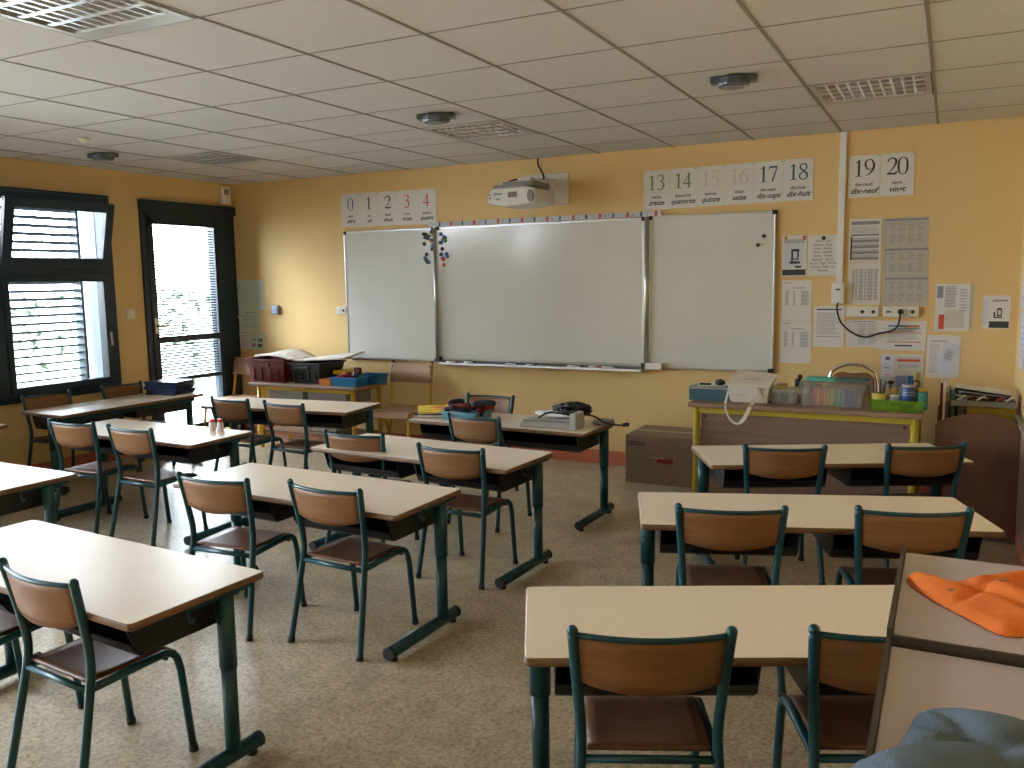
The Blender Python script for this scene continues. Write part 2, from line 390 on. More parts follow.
# ceiling: tile grid, lights sit in whole cells
GX0, GY0, G = -0.7242, 3.6175, 0.6
LIGHTS = [(0, 2), (-4, 2), (-8, 2), (-4, -3), (0, -3), (-8, -3)]
ks = range(-10, 3); js = range(-11, 7)
b = MB()
for k in ks:
    for j in js:
        if (k, j) in LIGHTS: continue
        x0 = max(GX0+k*G, XL); x1 = min(GX0+(k+1)*G, XR); y0 = max(GY0+j*G, YB); y1 = min(GY0+(j+1)*G, YF)
        if x1-x0 < 1e-3 or y1-y0 < 1e-3: continue
        b.box(x0, x1, y0, y1, ZC, ZC+0.02, 'ceiling')
struct(b.build('ceiling'))
b = MB()
for k in ks:
    x = GX0+k*G
    if XL < x < XR: b.box(x-0.008, x+0.008, YB+.001, YF-.001, ZC-0.003, ZC-0.0003, 'tbar')
for j in js:
    y = GY0+j*G
    if YB < y < YF: b.box(XL+.001, XR-.001, y-0.004, y+0.004, ZC-0.0022, ZC-0.0002, 'tbar')
struct(b.build('trim_3'))
struct(MB().box(XL-.33, XR+.2, YB-.2, YF+.2, ZC+0.12, ZC+0.2, 'ceiling').build('ceiling_slab'))

# ceiling lights
LL = {(0, 2): 'recessed louvred ceiling light on the right, above the teacher desk', (-4, 2): 'recessed louvred ceiling light in front of the projector',
      (-8, 2): 'recessed louvred ceiling light nearest the glazed door in the far left corner', (-4, -3): 'large recessed louvred ceiling light at the top left of the view',
      (0, -3): 'recessed louvred ceiling light overhead behind the viewer on the right', (-8, -3): 'recessed louvred ceiling light beside the near windows'}
def ceiling_light(k, j):
    x0 = GX0+k*G; y0 = GY0+j*G
    e = tag(empty('ceiling_light', (x0+G/2, y0+G/2, ZC)), LL[(k, j)], 'ceiling light', 'square louvred ceiling lights')
    h = G/2-0.013; t = 0.028; f = MB(); z0, z1 = -0.006, 0.07
    f.box(-h, h, -h, -h+t, z0, z1, 'fixture'); f.box(-h, h, h-0.085, h, z0, z1, 'fixture')
    f.box(-h, -h+t, -h+t, h-0.085, z0, z1, 'fixture'); f.box(h-t, h, -h+t, h-0.085, z0, z1, 'fixture')
    f.box(-h, h, -h, h, z1, z1+0.005, 'tube'); f.build('frame', e)
    l = MB(); ix = h-t; ya, yb = -h+t, h-0.085; nx = 10; ny = 4
    for i in range(1, nx):
        x = -ix+2*ix*i/nx; l.prism([(x-0.006, -0.002), (x+0.006, -0.002), (x+0.0015, 0.03), (x-0.0015, 0.03)], 'y', ya, yb, 'louvre')
    for i in range(0, ny+1):
        y = ya+(yb-ya)*i/ny; l.prism([(y-0.012, -0.003), (y+0.012, -0.003), (y+0.002, 0.045), (y-0.002, 0.045)], 'x', -ix, ix, 'louvre')
    l.build('louvre', e)
    for i in range(ny):
        y = ya+(yb-ya)*(i+0.5)/ny; MB().tube([(-ix, y, 0.045), (ix, y, 0.045)], 0.013, 'tube', 10).build('fluorescent_tube', e)
for k, j in LIGHTS: ceiling_light(k, j)

# ------------------------------------------------------------------ window and door joinery
def fbox(mb, y0, y1, z0, z1, x0, x1, wd, m, M=None):
    """rectangular frame ring in the YZ plane"""
    mb.box(x0, x1, y0, y0+wd, z0, z1, m, M); mb.box(x0, x1, y1-wd, y1, z0, z1, m, M)
    mb.box(x0, x1, y0+wd, y1-wd, z0, z0+wd, m, M); mb.box(x0, x1, y0+wd, y1-wd, z1-wd, z1, m, M)
def window(n, w, blinds=True):
    y0, y1, z0, z1 = w; ym = (y0+y1)/2
    e = empty('window_%d' % n, (XL, ym, z0)); struct(e)
    L = lambda mb: mb
    o = T(-XL, -ym, -z0)
    f = MB(); fbox(f, y0+.001, y1-.001, z0+.001, z1-.001, XL-0.09, XL+0.03, 0.07, 'navy', o)
    f.box(XL-0.085, XL+0.025, ym-0.04, ym+0.04, z0+0.07, z1-0.07, 'navy', o)
    f.box(XL-0.085, XL+0.026, y0+0.07, y1-0.07, 1.585, 1.675, 'navy', o)
    f.box(XL-0.03, XL+0.04, y0-0.0, y1-0.005, z1-0.001, z1+0.02, 'navy', o)
    f.build('window_frame', e, 0.004)
    for (a, b_) in ((y0+0.07, ym-0.04), (ym+0.04, y1-0.07)):
        # lower casement
        s = MB(); fbox(s, a+.001, b_-.001, z0+0.072, 1.583, XL-0.05, XL+0.035, 0.045, 'navy', o); s.build('lower_sash', e, 0.003)
        g = MB(); g.box(XL-0.012, XL-0.006, a+0.04, b_-0.04, z0+0.11, 1.545, 'glass', o); g.build('pane', e)
        # tilted hopper, hinged at its foot
        piv = Vector((XL+0.03, 0, 1.69)); tilt = o @ T(*piv) @ Matrix.Rotation(R(13), 4, 'Y') @ T(*(-piv))
        s = MB(); fbox(s, a-0.02, b_+0.0, 1.66, 2.20, XL+0.03, XL+0.075, 0.075, 'navy', tilt); s.build('hopper_sash', e, 0.003)
        g = MB(); g.box(XL+0.05, XL+0.056, a+0.05, b_-0.07, 1.73, 2.13, 'glass', tilt); g.build('pane', e)
        h = MB(); h.tube([o @ Vector((XL+0.03, b_-0.02, 1.10)), o @ Vector((XL+0.06, b_-0.02, 1.10)), o @ Vector((XL+0.06, b_-0.02, 0.99))], 0.009, 'steel', 8); h.build('handle', e)
        # scissor stay
        h = MB(); h.tube([o @ Vector((XL+0.02, a+0.03, 2.13)), o @ Vector((XL+0.12, a+0.02, 1.95))], 0.006, 'steel', 6); h.build('stay', e)
    if blinds:
        xb = WX0-0.02
        s = MB(); z = z0+0.05; k = 0
        while z < z1-0.03:
            pr = [(xb-0.04, z-0.010), (xb-0.02, z-0.003), (xb+0.02, z+0.006), (xb+0.04, z+0.010), (xb+0.04, z+0.005), (xb+0.02, z+0.001), (xb-0.02, z-0.008), (xb-0.04, z-0.015)]
            s.prism(pr, 'y', y0+0.05, y1-0.1, 'slat', o); z += 0.068; k += 1
        s.build('blind_slats', e)
        r = MB(); r.box(xb-0.05, xb+0.05, y1-0.095, y1-0.07, z0+0.02, z1-0.02, 'navy', o); r.box(xb-0.05, xb+0.05, y0+0.02, y0+0.045, z0+0.02, z1-0.02, 'navy', o)
        r.build('blind_guide', e)
        for yy in (y0+0.5, ym, y1-0.42):
            c = MB(); c.tube([o @ Vector((xb+0.043, yy, z0+0.03)), o @ Vector((xb+0.043, yy, z1-0.03))], 0.002, 'greyink', 5); c.build('blind_cord', e)
window(1, WIN1); window(2, WIN2, False); window(3, WIN3_ADDED, False)  # the unseen pair stays bare so more daylight enters

def glazed_door():
    y0, y1, z0, z1 = DOOR; ym = (y0+y1)/2
    e = empty('door_1', (XL, ym, 0)); struct(e); o = T(-XL, -ym, 0)
    f = MB(); fbox(f, y0+.001, y1-.002, z0+0.001, z1-.001, XL-0.12, XL+0.02, 0.055, 'navy', o)
    f.box(XL-0.02, XL+0.055, y0-0.005, y1-0.002, z1-0.075, z1+0.012, 'navy', o); f.build('door_frame', e, 0.004)
    a, b_ = y0+0.057, y1-0.25
    f = MB(); f.box(XL-0.10, XL+0.03, b_, y1-0.057, 0.06, z1-0.06, 'navy', o); f.build('side_jamb', e, 0.003)
    s = MB(); wd = 0.065
    s.box(XL-0.06, XL+0.03, a, a+wd, 0.06, z1-0.13, 'navy', o); s.box(XL-0.06, XL+0.03, b_-0.03, b_-.001, 0.06, z1-0.13, 'navy', o)
    s.box(XL-0.06, XL+0.03, a+wd, b_-0.03, 0.06, 0.16, 'navy', o); s.box(XL-0.06, XL+0.03, a, b_-.001, z1-0.20, z1-0.06, 'navy', o)
    s.box(XL-0.06, XL+0.03, a+wd, b_-0.03, 0.965, 1.025, 'navy', o); s.box(XL-0.06, XL+0.03, a+wd, b_-0.03, 0.595, 0.635, 'navy', o)
    s.build('door_leaf', e, 0.003)
    for (p, q) in ((0.16, 0.595), (0.635, 0.965), (1.025, z1-0.2)):
        g = MB(); g.box(XL-0.02, XL-0.014, a+wd-0.01, b_-0.02, p-0.01, q+0.01, 'glass', o); g.build('pane', e)
    s = MB(); z = 0.66
    while z < z1-0.215:
        if not (0.95 < z < 1.04):
            x = XL+0.006; s.prism([(x-0.011, z+0.006), (x+0.011, z-0.006), (x+0.011, z-0.0072), (x-0.011, z+0.0048)], 'y', a+wd+0.004, b_-0.034, 'slat_thin', o)
        z += 0.0255
    s.build('venetian_blind', e)
    h = MB(); h.tube([o @ Vector(p) for p in ((XL+0.03, a+0.035, 1.13), (XL+0.065, a+0.035, 1.13), (XL+0.075, a+0.05, 1.13), (XL+0.075, a+0.14, 1.13))], 0.009, 'steel', 8)
    h.box(XL+0.03, XL+0.036, a+0.018, a+0.052, 1.06, 1.2, 'steel', o); h.build('door_handle', e)
    k = MB(); k.sphere((0, 0, 0), 0.02, 'steel', 10, 6, M=o @ T(XL+0.055, y1-0.03, 1.17)); k.build('door_catch', e)
glazed_door()

# ------------------------------------------------------------------ outdoors, seen through the blinds
def outdoors():
    g = MB(); g.box(-16, WX0-0.02, -8, 22, -0.35, -0.12, 'ground'); struct(g.build('ground'))
    b = MB(); nx, nz = 90, 14; vs = []; fs = []
    for i in range(nx+1):
        for k in range(nz+1):
            vs.append((-10.2+rnd.uniform(-.12, .12)-0.10*abs(k-7)/7, -4+i*0.24+rnd.uniform(-.05, .05), -0.2+k*0.115+rnd.uniform(-.05, .05)))
    for i in range(nx):
        for k in range(nz): a = i*(nz+1)+k; fs.append((a, a+1, a+nz+2, a+nz+1))
    b.add(vs, fs, 'hedge', True)
    vs2 = [(x-0.9-rnd.uniform(0, .2), y, z) for x, y, z in vs]; b.add(vs2, [f[::-1] for f in fs], 'hedge', True)
    top = []; tf = []
    for i in range(nx+1): top += [vs[i*(nz+1)+nz], vs2[i*(nz+1)+nz]]
    for i in range(nx): tf.append((2*i, 2*i+1, 2*i+3, 2*i+2))
    b.add(top, tf, 'hedge', True)
    o = b.build('hedge'); tag(o, 'clipped green hedge outside, showing between the blind slats', 'hedge')
outdoors()

# ------------------------------------------------------------------ furniture: pupils' double desk
TT = 0.597; TW, TD = 1.303, 0.498
def make_desk():
    e = empty('school_desk'); tag(e, 'x', 'desk', 'cream topped double school desks with teal frames')
    hw, hd = TW/2, TD/2
    t = MB(); rings = [(-0.024, 0.004), (-0.019, 0.0), (-0.005, 0.0), (-0.001, 0.003)]
    P = [[(x, y, TT+z) for x, y in rrect(-hw+i, hw-i, -hd+i, hd-i, 0.016-i*0.5)] for z, i in rings]
    n = len(P[0]); vs = [p for ring in P for p in ring]
    for k in range(3): t.add(P[k]+P[k+1], [(j, (j+1) % n, n+(j+1) % n, n+j) for j in range(n)], 'edgewood', True)
    t.add(P[0], [tuple(range(n))[::-1]], 'edgewood')
    top = [(x, y, TT) for x, y in rrect(-hw+0.004, hw-0.004, -hd+0.004, hd-0.004, 0.013)]
    t.add(P[3]+top, [(j, (j+1) % n, n+(j+1) % n, n+j) for j in range(n)], 'laminate'); t.add(top, [tuple(range(n))], 'laminate')
    t.build('tabletop', e)
    for x0, x1 in ((-0.575, -0.06), (0.06, 0.585)):
        m = MB(); th = 0.004; zt = TT-0.026; zb = TT-0.135; ya, yb = -0.215, 0.13
        side = [(ya-0.005, zt), (ya+0.03, zb+0.012), (ya+0.045, zb), (yb, zb), (yb, zt)]
        for xx in (x0, x1-th): m.prism(side, 'x', xx, xx+th, 'black')
        m.box(x0+th, x1-th, ya+0.04, yb, zb, zb+th, 'black'); m.box(x0+th, x1-th, yb-th, yb, zb+th, zt, 'black')
        m.prism([(ya+0.03, zb+0.010), (ya+0.045, zb), (ya+0.049, zb+0.002), (ya+0.034, zb+0.02), (ya+0.012, zb+0.045), (ya+0.008, zb+0.043)], 'x', x0+th, x1-th, 'black')
        for i in (0.12, 0.38): m.box(x0+i, x0+i+0.02, -0.1, 0.1, zt, zt+0.002, 'black')
        m.build('book_tray', e)
    r = MB(); r.box(-hw+0.05, hw-0.05, 0.150, 0.185, TT-0.064, TT-0.0245, 'teal'); r.build('cross_rail', e, 0.006)
    for s in (-1, 1):
        x = s*(hw-0.018) if s > 0 else -(hw-0.04)
        c = MB(); c.box(x-0.016, x+0.016, -0.04, 0.20, TT-0.034, TT-0.0245, 'teal')
        c.tube([(x, 0.095, TT-0.034), (x, 0.095, 0.33)], 0.031, 'teal', 16, flat=0.8); c.tube([(x, 0.095, 0.34), (x, 0.095, 0.045)], 0.026, 'teal', 16, flat=0.85)
        for k in range(7): c.sphere((x+s*0.0248, 0.095, 0.36+k*0.022), 0.0035, 'black', 6, 4)
        c.build('leg', e)
        f = MB(); f.tube([(x, -0.30, 0.038), (x, 0.20, 0.038)], 0.0255, 'teal', 16); fo = f.build('foot', e)
        for yy, d in ((-0.30, -1), (0.20, 1)):
            q = MB(); q.tube([(x, yy-d*0.012, 0.038), (x, yy+d*0.006, 0.038)], 0.0262, 'blackrubber', 16); q.tube([(x, yy-d*0.03, 0.0), (x, yy-d*0.03, 0.02)], 0.017, 'blackrubber', 10); q.build('end_cap', fo)
    k = MB(); k.tube(smooth_path([(hw-0.045, -0.02, TT-0.03), (hw-0.045, -0.02, TT-0.06), (hw-0.035, -0.02, TT-0.08), (hw-0.022, -0.02, TT-0.068)]), 0.006, 'teal', 8)
    k.build('bag_hook', e)
    return e
def make_chair():
    e = empty('school_chair'); tag(e, 'x', 'chair', 'teal framed plywood school chairs')
    rt = 0.0125
    for s in (-1, 1):
        l = MB()
        path = smooth_path([(s*0.188, -0.205, 0.0), (s*0.178, -0.165, 0.18), (s*0.168, -0.130, 0.345), (s*0.168, -0.122, 0.42), (s*0.176, -0.135, 0.52), (s*0.188, -0.165, 0.672)], 5)
        l.tube(path, rt*1.08, 'teal', 12); l.sphere(path[-1], rt*1.16, 'teal', 10, 6)
        lo = l.build('leg', e)
        MB().tube([(s*0.188, -0.205, 0.0), (s*0.187, -0.199, 0.022)], rt*1.25, 'blackrubber', 10).build('foot_cap', lo)
        l = MB()
        path = [(s*0.166, -0.128, 0.345), (s*0.163, 0.05, 0.352), (s*0.163, 0.12, 0.354)]
        path += [(s*0.163, 0.12+0.052*sin(a), 0.354-0.052*(1-cos(a))) for a in [R(15*i) for i in range(1, 6)]]
        path += [(s*0.164, 0.178, 0.28), (s*0.168, 0.205, 0.0)]
        l.tube(path, rt, 'teal', 12); lo = l.build('leg', e)
        MB().tube([(s*0.168, 0.205, 0.0), (s*0.1677, 0.203, 0.022)], rt*1.2, 'blackrubber', 10).build('foot_cap', lo)
    c = MB(); c.tube([(-0.168, -0.130, 0.338), (0.168, -0.130, 0.338)], 0.0105, 'teal', 10); c.build('crossbar', e); c = MB(); c.tube([(-0.163, 0.13, 0.338), (0.163, 0.13, 0.338)], 0.009, 'teal', 10); c.build('crossbar', e)
    # seat: dished plywood
    nx, ny = 10, 12; vs = []; th = 0.009
    for lay in (0, 1):
        for i in range(nx+1):
            for j in range(ny+1):
                u = i/nx*2-1; v = j/ny; x = u*0.152; y = -0.125+v*0.300
                z = 0.366-0.010*(1-u*u)*sin(pi*min(1, v*1.15))-(0.022*((v-0.82)/0.18)**2 if v > 0.82 else 0)
                vs.append((x, y, z-lay*th))
    fs = []; K = (nx+1)*(ny+1)
    for i in range(nx):
        for j in range(ny):
            a = i*(ny+1)+j; fs.append((a, a+ny+1, a+ny+2, a+1)); fs.append((K+a, K+a+1, K+a+ny+2, K+a+ny+1))
    for i in range(nx): a = i*(ny+1); fs.append((a, K+a, K+a+ny+1, a+ny+1)); a += ny; fs.append((a, a+ny+1, K+a+ny+1, K+a))
    for j in range(ny): a = j; fs.append((a, a+1, K+a+1, K+a)); a = nx*(ny+1)+j; fs.append((a, K+a, K+a+1, a+1))
    MB().add(vs, fs, 'seatwood', True).build('seat', e)
    # backrest: curved sheet, lower edge bowed
    n = 14; vs = []; fs = []
    def bk(u, v):   # u -1..1, v 0..1
        x = u*0.176; zb = 0.538-0.020*(1-u*u); zt = 0.660
        z = zb+(zt-zb)*v; bow = 0.034*(1-u*u)
        return (x*(0.965+0.035*v), -0.137-0.026*(z-0.52)/0.14-bow, z)
    m_ = 5
    for lay in (0, 1):
        for i in range(n+1):
            for j in range(m_+1):
                p = bk(i/n*2-1, j/m_); vs.append((p[0], p[1]+(lay-0.5)*0.009, p[2]))
    K = (n+1)*(m_+1)
    for i in range(n):
        for j in range(m_):
            a = i*(m_+1)+j; fs.append((a, a+1, a+m_+2, a+m_+1)); fs.append((K+a, K+a+m_+1, K+a+m_+2, K+a+1))
        a = i*(m_+1); fs.append((a, a+m_+1, K+a+m_+1, K+a)); a += m_; fs.append((a, K+a, K+a+m_+1, a+m_+1))
    for j in range(m_): a = j; fs.append((a, K+a, K+a+1, a+1)); a = n*(m_+1)+j; fs.append((a, a+1, K+a+1, K+a))
    MB().add(vs, fs, 'plywood', True).build('backrest', e)
    t = MB(); t.tube([(lambda p: (p[0]*1.01, p[1]-0.001, p[2]+0.002))(bk(i/n*2-1, 1)) for i in range(n+1)], 0.0078, 'teal', 8); t.build('top_rail', e)
    return e

DESKS = {  # x, y, angle (z 0)
 'L2': (-2.609, 1.797, -0.058, 'double desk nearest the viewer on the left, cut off by the picture edge'),
 'L3': (-2.572, 2.988, -0.029, 'double desk in the middle of the room, third from the front wall'),
 'R1': (-0.419, 2.297, 0.447, 'cream topped double desk nearest the viewer on the right, beside the grey cabinet'),
 'R2': (-0.482, 3.468, 0.348, 'cream topped double desk second from the viewer on the right side'),
 'R3': (-0.550, 4.638, 0.464, 'cream topped double desk directly in front of the yellow legged teacher desk'),
 'L4': (-2.534, 3.910, -0.062, 'cream topped double desk just in front of the one that carries the yellow folder'),
 'L5': (-2.566, 4.952, -0.030, 'double desk below the whiteboard with yellow folder, pencil cases and grey machine'),
 'B3': (-4.536, 3.728, -0.011, 'double desk with two red capped glue bottles on its right corner'),
 'B4': (-4.476, 4.980, 0.113, 'empty double desk in front of the low table with the maroon and black boxes'),
 'win': (-5.900, 4.571, -0.022-pi/2, 'double desk running along the window with a stack of dark blue folders'),
 'B2': (-4.52, 2.50, -0.02, 'double desk at the left picture edge, between the glue bottle desk and the nearest desk'),
 'W2': (-6.13, 3.15, -pi/2, 'double desk below the window, only a small corner showing at the left edge'),
}
d0 = make_desk(); first = True
for k, (x, y, a, lab) in DESKS.items():
    z = FL
    if k == 'W2': x, y, a = -6.46+0.55, 3.42-0.55, -pi/2
    if k == 'B2': x, y, a = -3.853-0.640, 2.71-0.232, -0.02
    if first: d0.location = (x, y, FL); d0.rotation_euler = (0, 0, a); d0['label'] = lab; first = False
    else: tree_copy(d0, (x, y, FL), a, lab)

CHAIRS = [  # measured mid-point of the top of the backrest (at the old height), angle in degrees of the back line, label
 (-0.609, 1.905, 24.3, 'plywood chair nearest the viewer, at the nearest desk on the right'),
 (-0.085, 2.16, 25, 'plywood chair partly hidden by the grey cabinet at the nearest right desk'),
 (-0.688, 3.097, 19.3, 'left plywood chair at the second desk on the right'),
 (-0.086, 3.336, 19.4, 'right plywood chair at the second desk on the right'),
 (-0.703, 4.333, 19.9, 'left plywood chair at the desk in front of the teacher desk'),
 (-0.076, 4.652, 28.5, 'plywood chair beside the curved brown panel, at the desk in front of the teacher desk'),
 (-2.403, 1.538, -4.8, 'plywood chair at the nearest left desk, its whole back in view'),
 (-2.98, 1.55, 0, 'chair at the nearest left desk, only its glossy seat corner showing'),
 (-2.87, 2.671, 4.0, 'left plywood chair at the double desk in the middle of the room'),
 (-2.301, 2.74, -2.6, 'right plywood chair at the double desk in the middle of the room'),
 (-2.965, 3.801, 3.2, 'left plywood chair at the desk just before the yellow folder desk'),
 (-2.246, 3.665, -0.4, 'right plywood chair at the desk just before the yellow folder desk'),
 (-2.626, 4.574, -6.0, 'plywood chair backing onto the viewer right below the pencil cases on the front desk'),
 (-2.99, 5.462, 179.4, 'plywood chair on the far side of the front desk, facing the viewer under the whiteboard'),
 (-4.888, 3.435, 3.2, 'left plywood chair at the glue bottle desk'),
 (-4.346, 3.428, -1.6, 'right plywood chair at the glue bottle desk'),
 (-4.732, 4.611, -3.8, 'left plywood chair in front of the desk nearest the maroon crate'),
 (-4.184, 4.581, -4.9, 'right plywood chair in front of the desk nearest the maroon crate'),
 (-6.355, 4.273, -93.1+0, 'nearer plywood chair standing between the window and the window desk'),
 (-6.308, 4.93, -90, 'farther plywood chair between the window and the window desk, beside the blue folders'),
]
c0 = make_chair()
for o in kids(c0)+[k for q in kids(c0) for k in kids(q)]:
    for v in o.data.vertices: v.co.z *= 1.03
first = True
for (tx, ty, ang, lab) in CHAIRS:
    a = R(ang); s = 0.980; tx *= s; ty *= s; off = -0.165
    x = tx-(-sin(a))*off; y = ty-cos(a)*off
    if first: c0.location = (x, y, FL); c0.rotation_euler = (0, 0, a); c0['label'] = lab; first = False
    else: tree_copy(c0, (x, y, FL), a, lab)

# ------------------------------------------------------------------ front wall: whiteboard, number cards, notices
def whiteboard():
    e = tag(empty('whiteboard', (-3.09, YF, 0.77)), 'large white three panel board with silver frame on the yellow front wall', 'whiteboard')
    o = T(3.09, -YF, -0.77)
    def panel(x0, x1, z0, z1, yb, yf, fw, nm):
        MB().box(x0+fw, x1-fw, yf+0.004, yb, z0+fw, z1-fw, 'whiteboard', o).build('panel', e)
        f = MB(); f.box(x0, x1, yf, yb, z0, z0+fw, 'steel', o); f.box(x0, x1, yf, yb, z1-fw, z1, 'steel', o)
        f.box(x0, x0+fw, yf, yb, z0+fw, z1-fw, 'steel', o); f.box(x1-fw, x1, yf, yb, z0+fw, z1-fw, 'steel', o); f.build('frame', e, 0.002)
        for x in (x0+0.012, x1-0.012):
            for z in (z0+0.012, z1-0.012):
                MB().box(x-0.016, x+0.016, yf-0.003, yb, z-0.016, z+0.016, 'black', o).build('corner_cap', e, 0.003)
    panel(-5.065, -4.075, 0.782, 1.966, YF-0.002, YF-0.028, 0.012, 'l')
    panel(-4.045, -2.140, 0.800, 1.968, YF-0.002, YF-0.030, 0.016, 'c')
    panel(-2.105, -1.150, 0.790, 1.972, YF-0.002, YF-0.028, 0.012, 'r')
    for x in (-4.06, -2.122):
        h = MB(); h.box(x-0.014, x+0.014, YF-0.045, YF-0.002, 0.775, 1.975, 'steel', o); h.tube([o @ Vector((x, YF-0.05, 0.79)), o @ Vector((x, YF-0.05, 1.965))], 0.011, 'steel', 10); h.build('hinge_post', e)
    t = MB(); t.prism([(YF-0.002, 0.760), (YF-0.002, 0.799), (YF-0.02, 0.785), (YF-0.075, 0.772), (YF-0.085, 0.782), (YF-0.088, 0.764)], 'x', -4.02, -2.15, 'steel', o); t.build('pen_tray', e)
    t = MB(); t.box(-2.11, -1.98, YF-0.095, YF-0.030, 0.785, 0.838, 'white_plastic', o); t.build('control_box', e, 0.008)
    q = MB(); q.box(-1.185, -1.145, YF-0.034, YF-0.002, 0.79, 0.815, 'black', o); q.build('latch', e)
whiteboard()
for i, (x, c, L) in enumerate(((-3.9, 'redink', 0.12), (-3.72, 'ink', 0.11), (-3.30, 'blueink', 0.13), (-3.12, 'ink', 0.10), (-2.72, 'ink', 0.14), (-2.55, 'redink', 0.10), (-2.42, 'blueink', 0.12))):
    m = MB(); m.tube([(-L/2, 0, 0), (L*0.28, 0, 0)], 0.0075, 'white_plastic', 8); m.tube([(L*0.28, 0, 0), (L/2, 0, 0)], 0.0085, c, 8)
    o = m.build('marker', loc=(x, YF-0.055, 0.788), rz=rnd.uniform(-.1, .1))
    tag(o, 'whiteboard marker lying in the silver tray under the middle board panel', 'marker', 'markers in the tray')
mcols = ['ink', 'ink', 'ink', 'darkgreenink', 'ink', 'blueink', 'ink', 'mustard']
for i in range(22):
    x = -4.185+rnd.uniform(0, 0.10); z = 1.66+rnd.uniform(0, 0.27)
    m = MB(); m.lathe([(0.016, 0), (0.016, 0.006), (0.012, 0.010)], mcols[i % 8], 12, M=Matrix.Rotation(pi/2, 4, 'X'))
    tag(m.build('magnet', loc=(x, YF-0.0281, z)), 'round dark magnet clustered at the top right of the left board panel', 'magnet', 'magnets on the left panel')
for i in range(14):
    x = -4.02+rnd.uniform(0, 0.085); z = 1.63+rnd.uniform(0, 0.29)
    c = 'redink' if z < 1.71 else ['blueink', 'ink', 'darkgreenink', 'green'][i % 4]
    m = MB(); m.lathe([(0.017, 0), (0.017, 0.006), (0.012, 0.010)], c, 12, M=Matrix.Rotation(pi/2, 4, 'X'))
    tag(m.build('magnet', loc=(x, YF-0.0301 if x > -4.029 else YF-0.031, z)), 'round coloured magnet clustered at the top left of the middle board panel', 'magnet', 'magnets on the middle panel')
for x, z, l in ((-1.235, 1.79, 'upper'), (-1.275, 1.725, 'lower')):
    m = MB(); m.lathe([(0.013, 0), (0.013, 0.006), (0.009, 0.010)], 'ink', 12, M=Matrix.Rotation(pi/2, 4, 'X'))
    tag(m.build('magnet', loc=(x, YF-0.0281, z)), '%s of the two small black magnets near the right edge of the board' % l, 'magnet')

def number_line():
    x0, x1, z0, z1 = -4.13, -2.01, 1.973, 2.010
    m = MB(); m.box(x0, x1, YF-0.034, YF-0.0305, z0, z1, 'paperblue')
    n = 105
    for i in range(n):
        x = x0+0.01+(x1-x0-0.02)*i/n; big = i % 5 == 0
        m.box(x, x+0.0035, YF-0.0348, YF-0.034, z0 if big else z0+0.012, z1-0.003, 'greyink')
    for i in range(1, 10):
        x = x0+i*0.23; m.box(x, x+0.02, YF-0.0350, YF-0.034, z0, z1, 'redink'); m.box(x-0.115, x-0.10, YF-0.0350, YF-0.034, z0, z1, 'tealbox')
        put_text(m, str(i*10), FW(x+0.055, YF-0.0352, z0+0.008), 'ink', 0.02)
    tag(m.build('number_line'), 'long pale graduated number strip with red marks along the top of the board', 'number line')
number_line()

def card(x0, x1, z0, z1, num, w1, w2, colr, lab, grp, paper='paper', tilt=0.0, y=YF-0.003):
    cx, cz = (x0+x1)/2, (z0+z1)/2; w, h = x1-x0, z1-z0
    m = MB(); m.box(-w/2+.0015, w/2-.0015, -0.0015, 0.0015, -h/2, h/2, paper)
    my = lambda a, b: FW(a, -0.0022, b)
    dh = 0.112
    n = len(num)
    for i, d in enumerate(num):
        digit(m, d, my((i-(n-1)/2)*0.068, 0.0) @ Matrix.Diagonal((dh*1.02, dh, 1, 1)), colr)
    put_text(m, w1, my(0, -0.065), 'ink', 0.034, 0, 0.0006)
    put_text(m, w2, my(0, -0.115), 'ink', 0.052, 0.35, 0.0012)
    for sx in (-1, 1): m.box(sx*(w/2-0.010)-0.003, sx*(w/2-0.010)+0.003, -0.004, -0.0015, h/2-0.012, h/2-0.006, 'ink')
    o = m.build('number_card', loc=(cx, y, cz)); o.rotation_euler = (0, tilt, 0)
    tag(o, lab, 'number card', grp)
g1 = 'number cards 0 to 4'; xs = [-5.10, -4.885, -4.678, -4.472, -4.265, -4.055]
for i, (n, a, b_, c) in enumerate((('0', 'zéro', 'zéro', 'blueink'), ('1', 'un', 'un', 'ink'), ('2', 'deux', 'deux', 'ink'), ('3', 'trois', 'trois', 'redink'), ('4', 'quatre', 'quatre', 'redink'))):
    card(xs[i], xs[i+1], 2.008-0.001*i, 2.314-0.002*i, n, a, b_, c, 'white card with the number %s above the left whiteboard panel' % n, g1)
g2 = 'number cards 13 to 20'; xs = [-2.160, -1.952, -1.742, -1.530, -1.320, -1.110, -0.902]
for i, (n, a, b_, c) in enumerate((('13', 'treize', 'treize', 'greenink'), ('14', 'quatorze', 'quatorze', 'greenink'), ('15', 'quinze', 'quinze', 'paleink'), ('16', 'seize', 'seize', 'paleink'), ('17', 'dix-sept', 'dix-sept', 'darkgreenink'), ('18', 'dix-huit', 'dix-huit', 'darkgreenink'))):
    card(xs[i], xs[i+1], 2.024+0.002*i, 2.320+0.0015*i, n, a, b_, c, 'white card with the number %s above the right whiteboard panel' % n, g2)
for (a, b_, n, w) in ((-0.672, -0.468, '19', 'dix-neuf'), (-0.467, -0.253, '20', 'vingt')):
    card(a, b_, 2.032, 2.318, n, w, w, 'ink', 'white card with the number %s right of the white cable trunking' % n, g2)

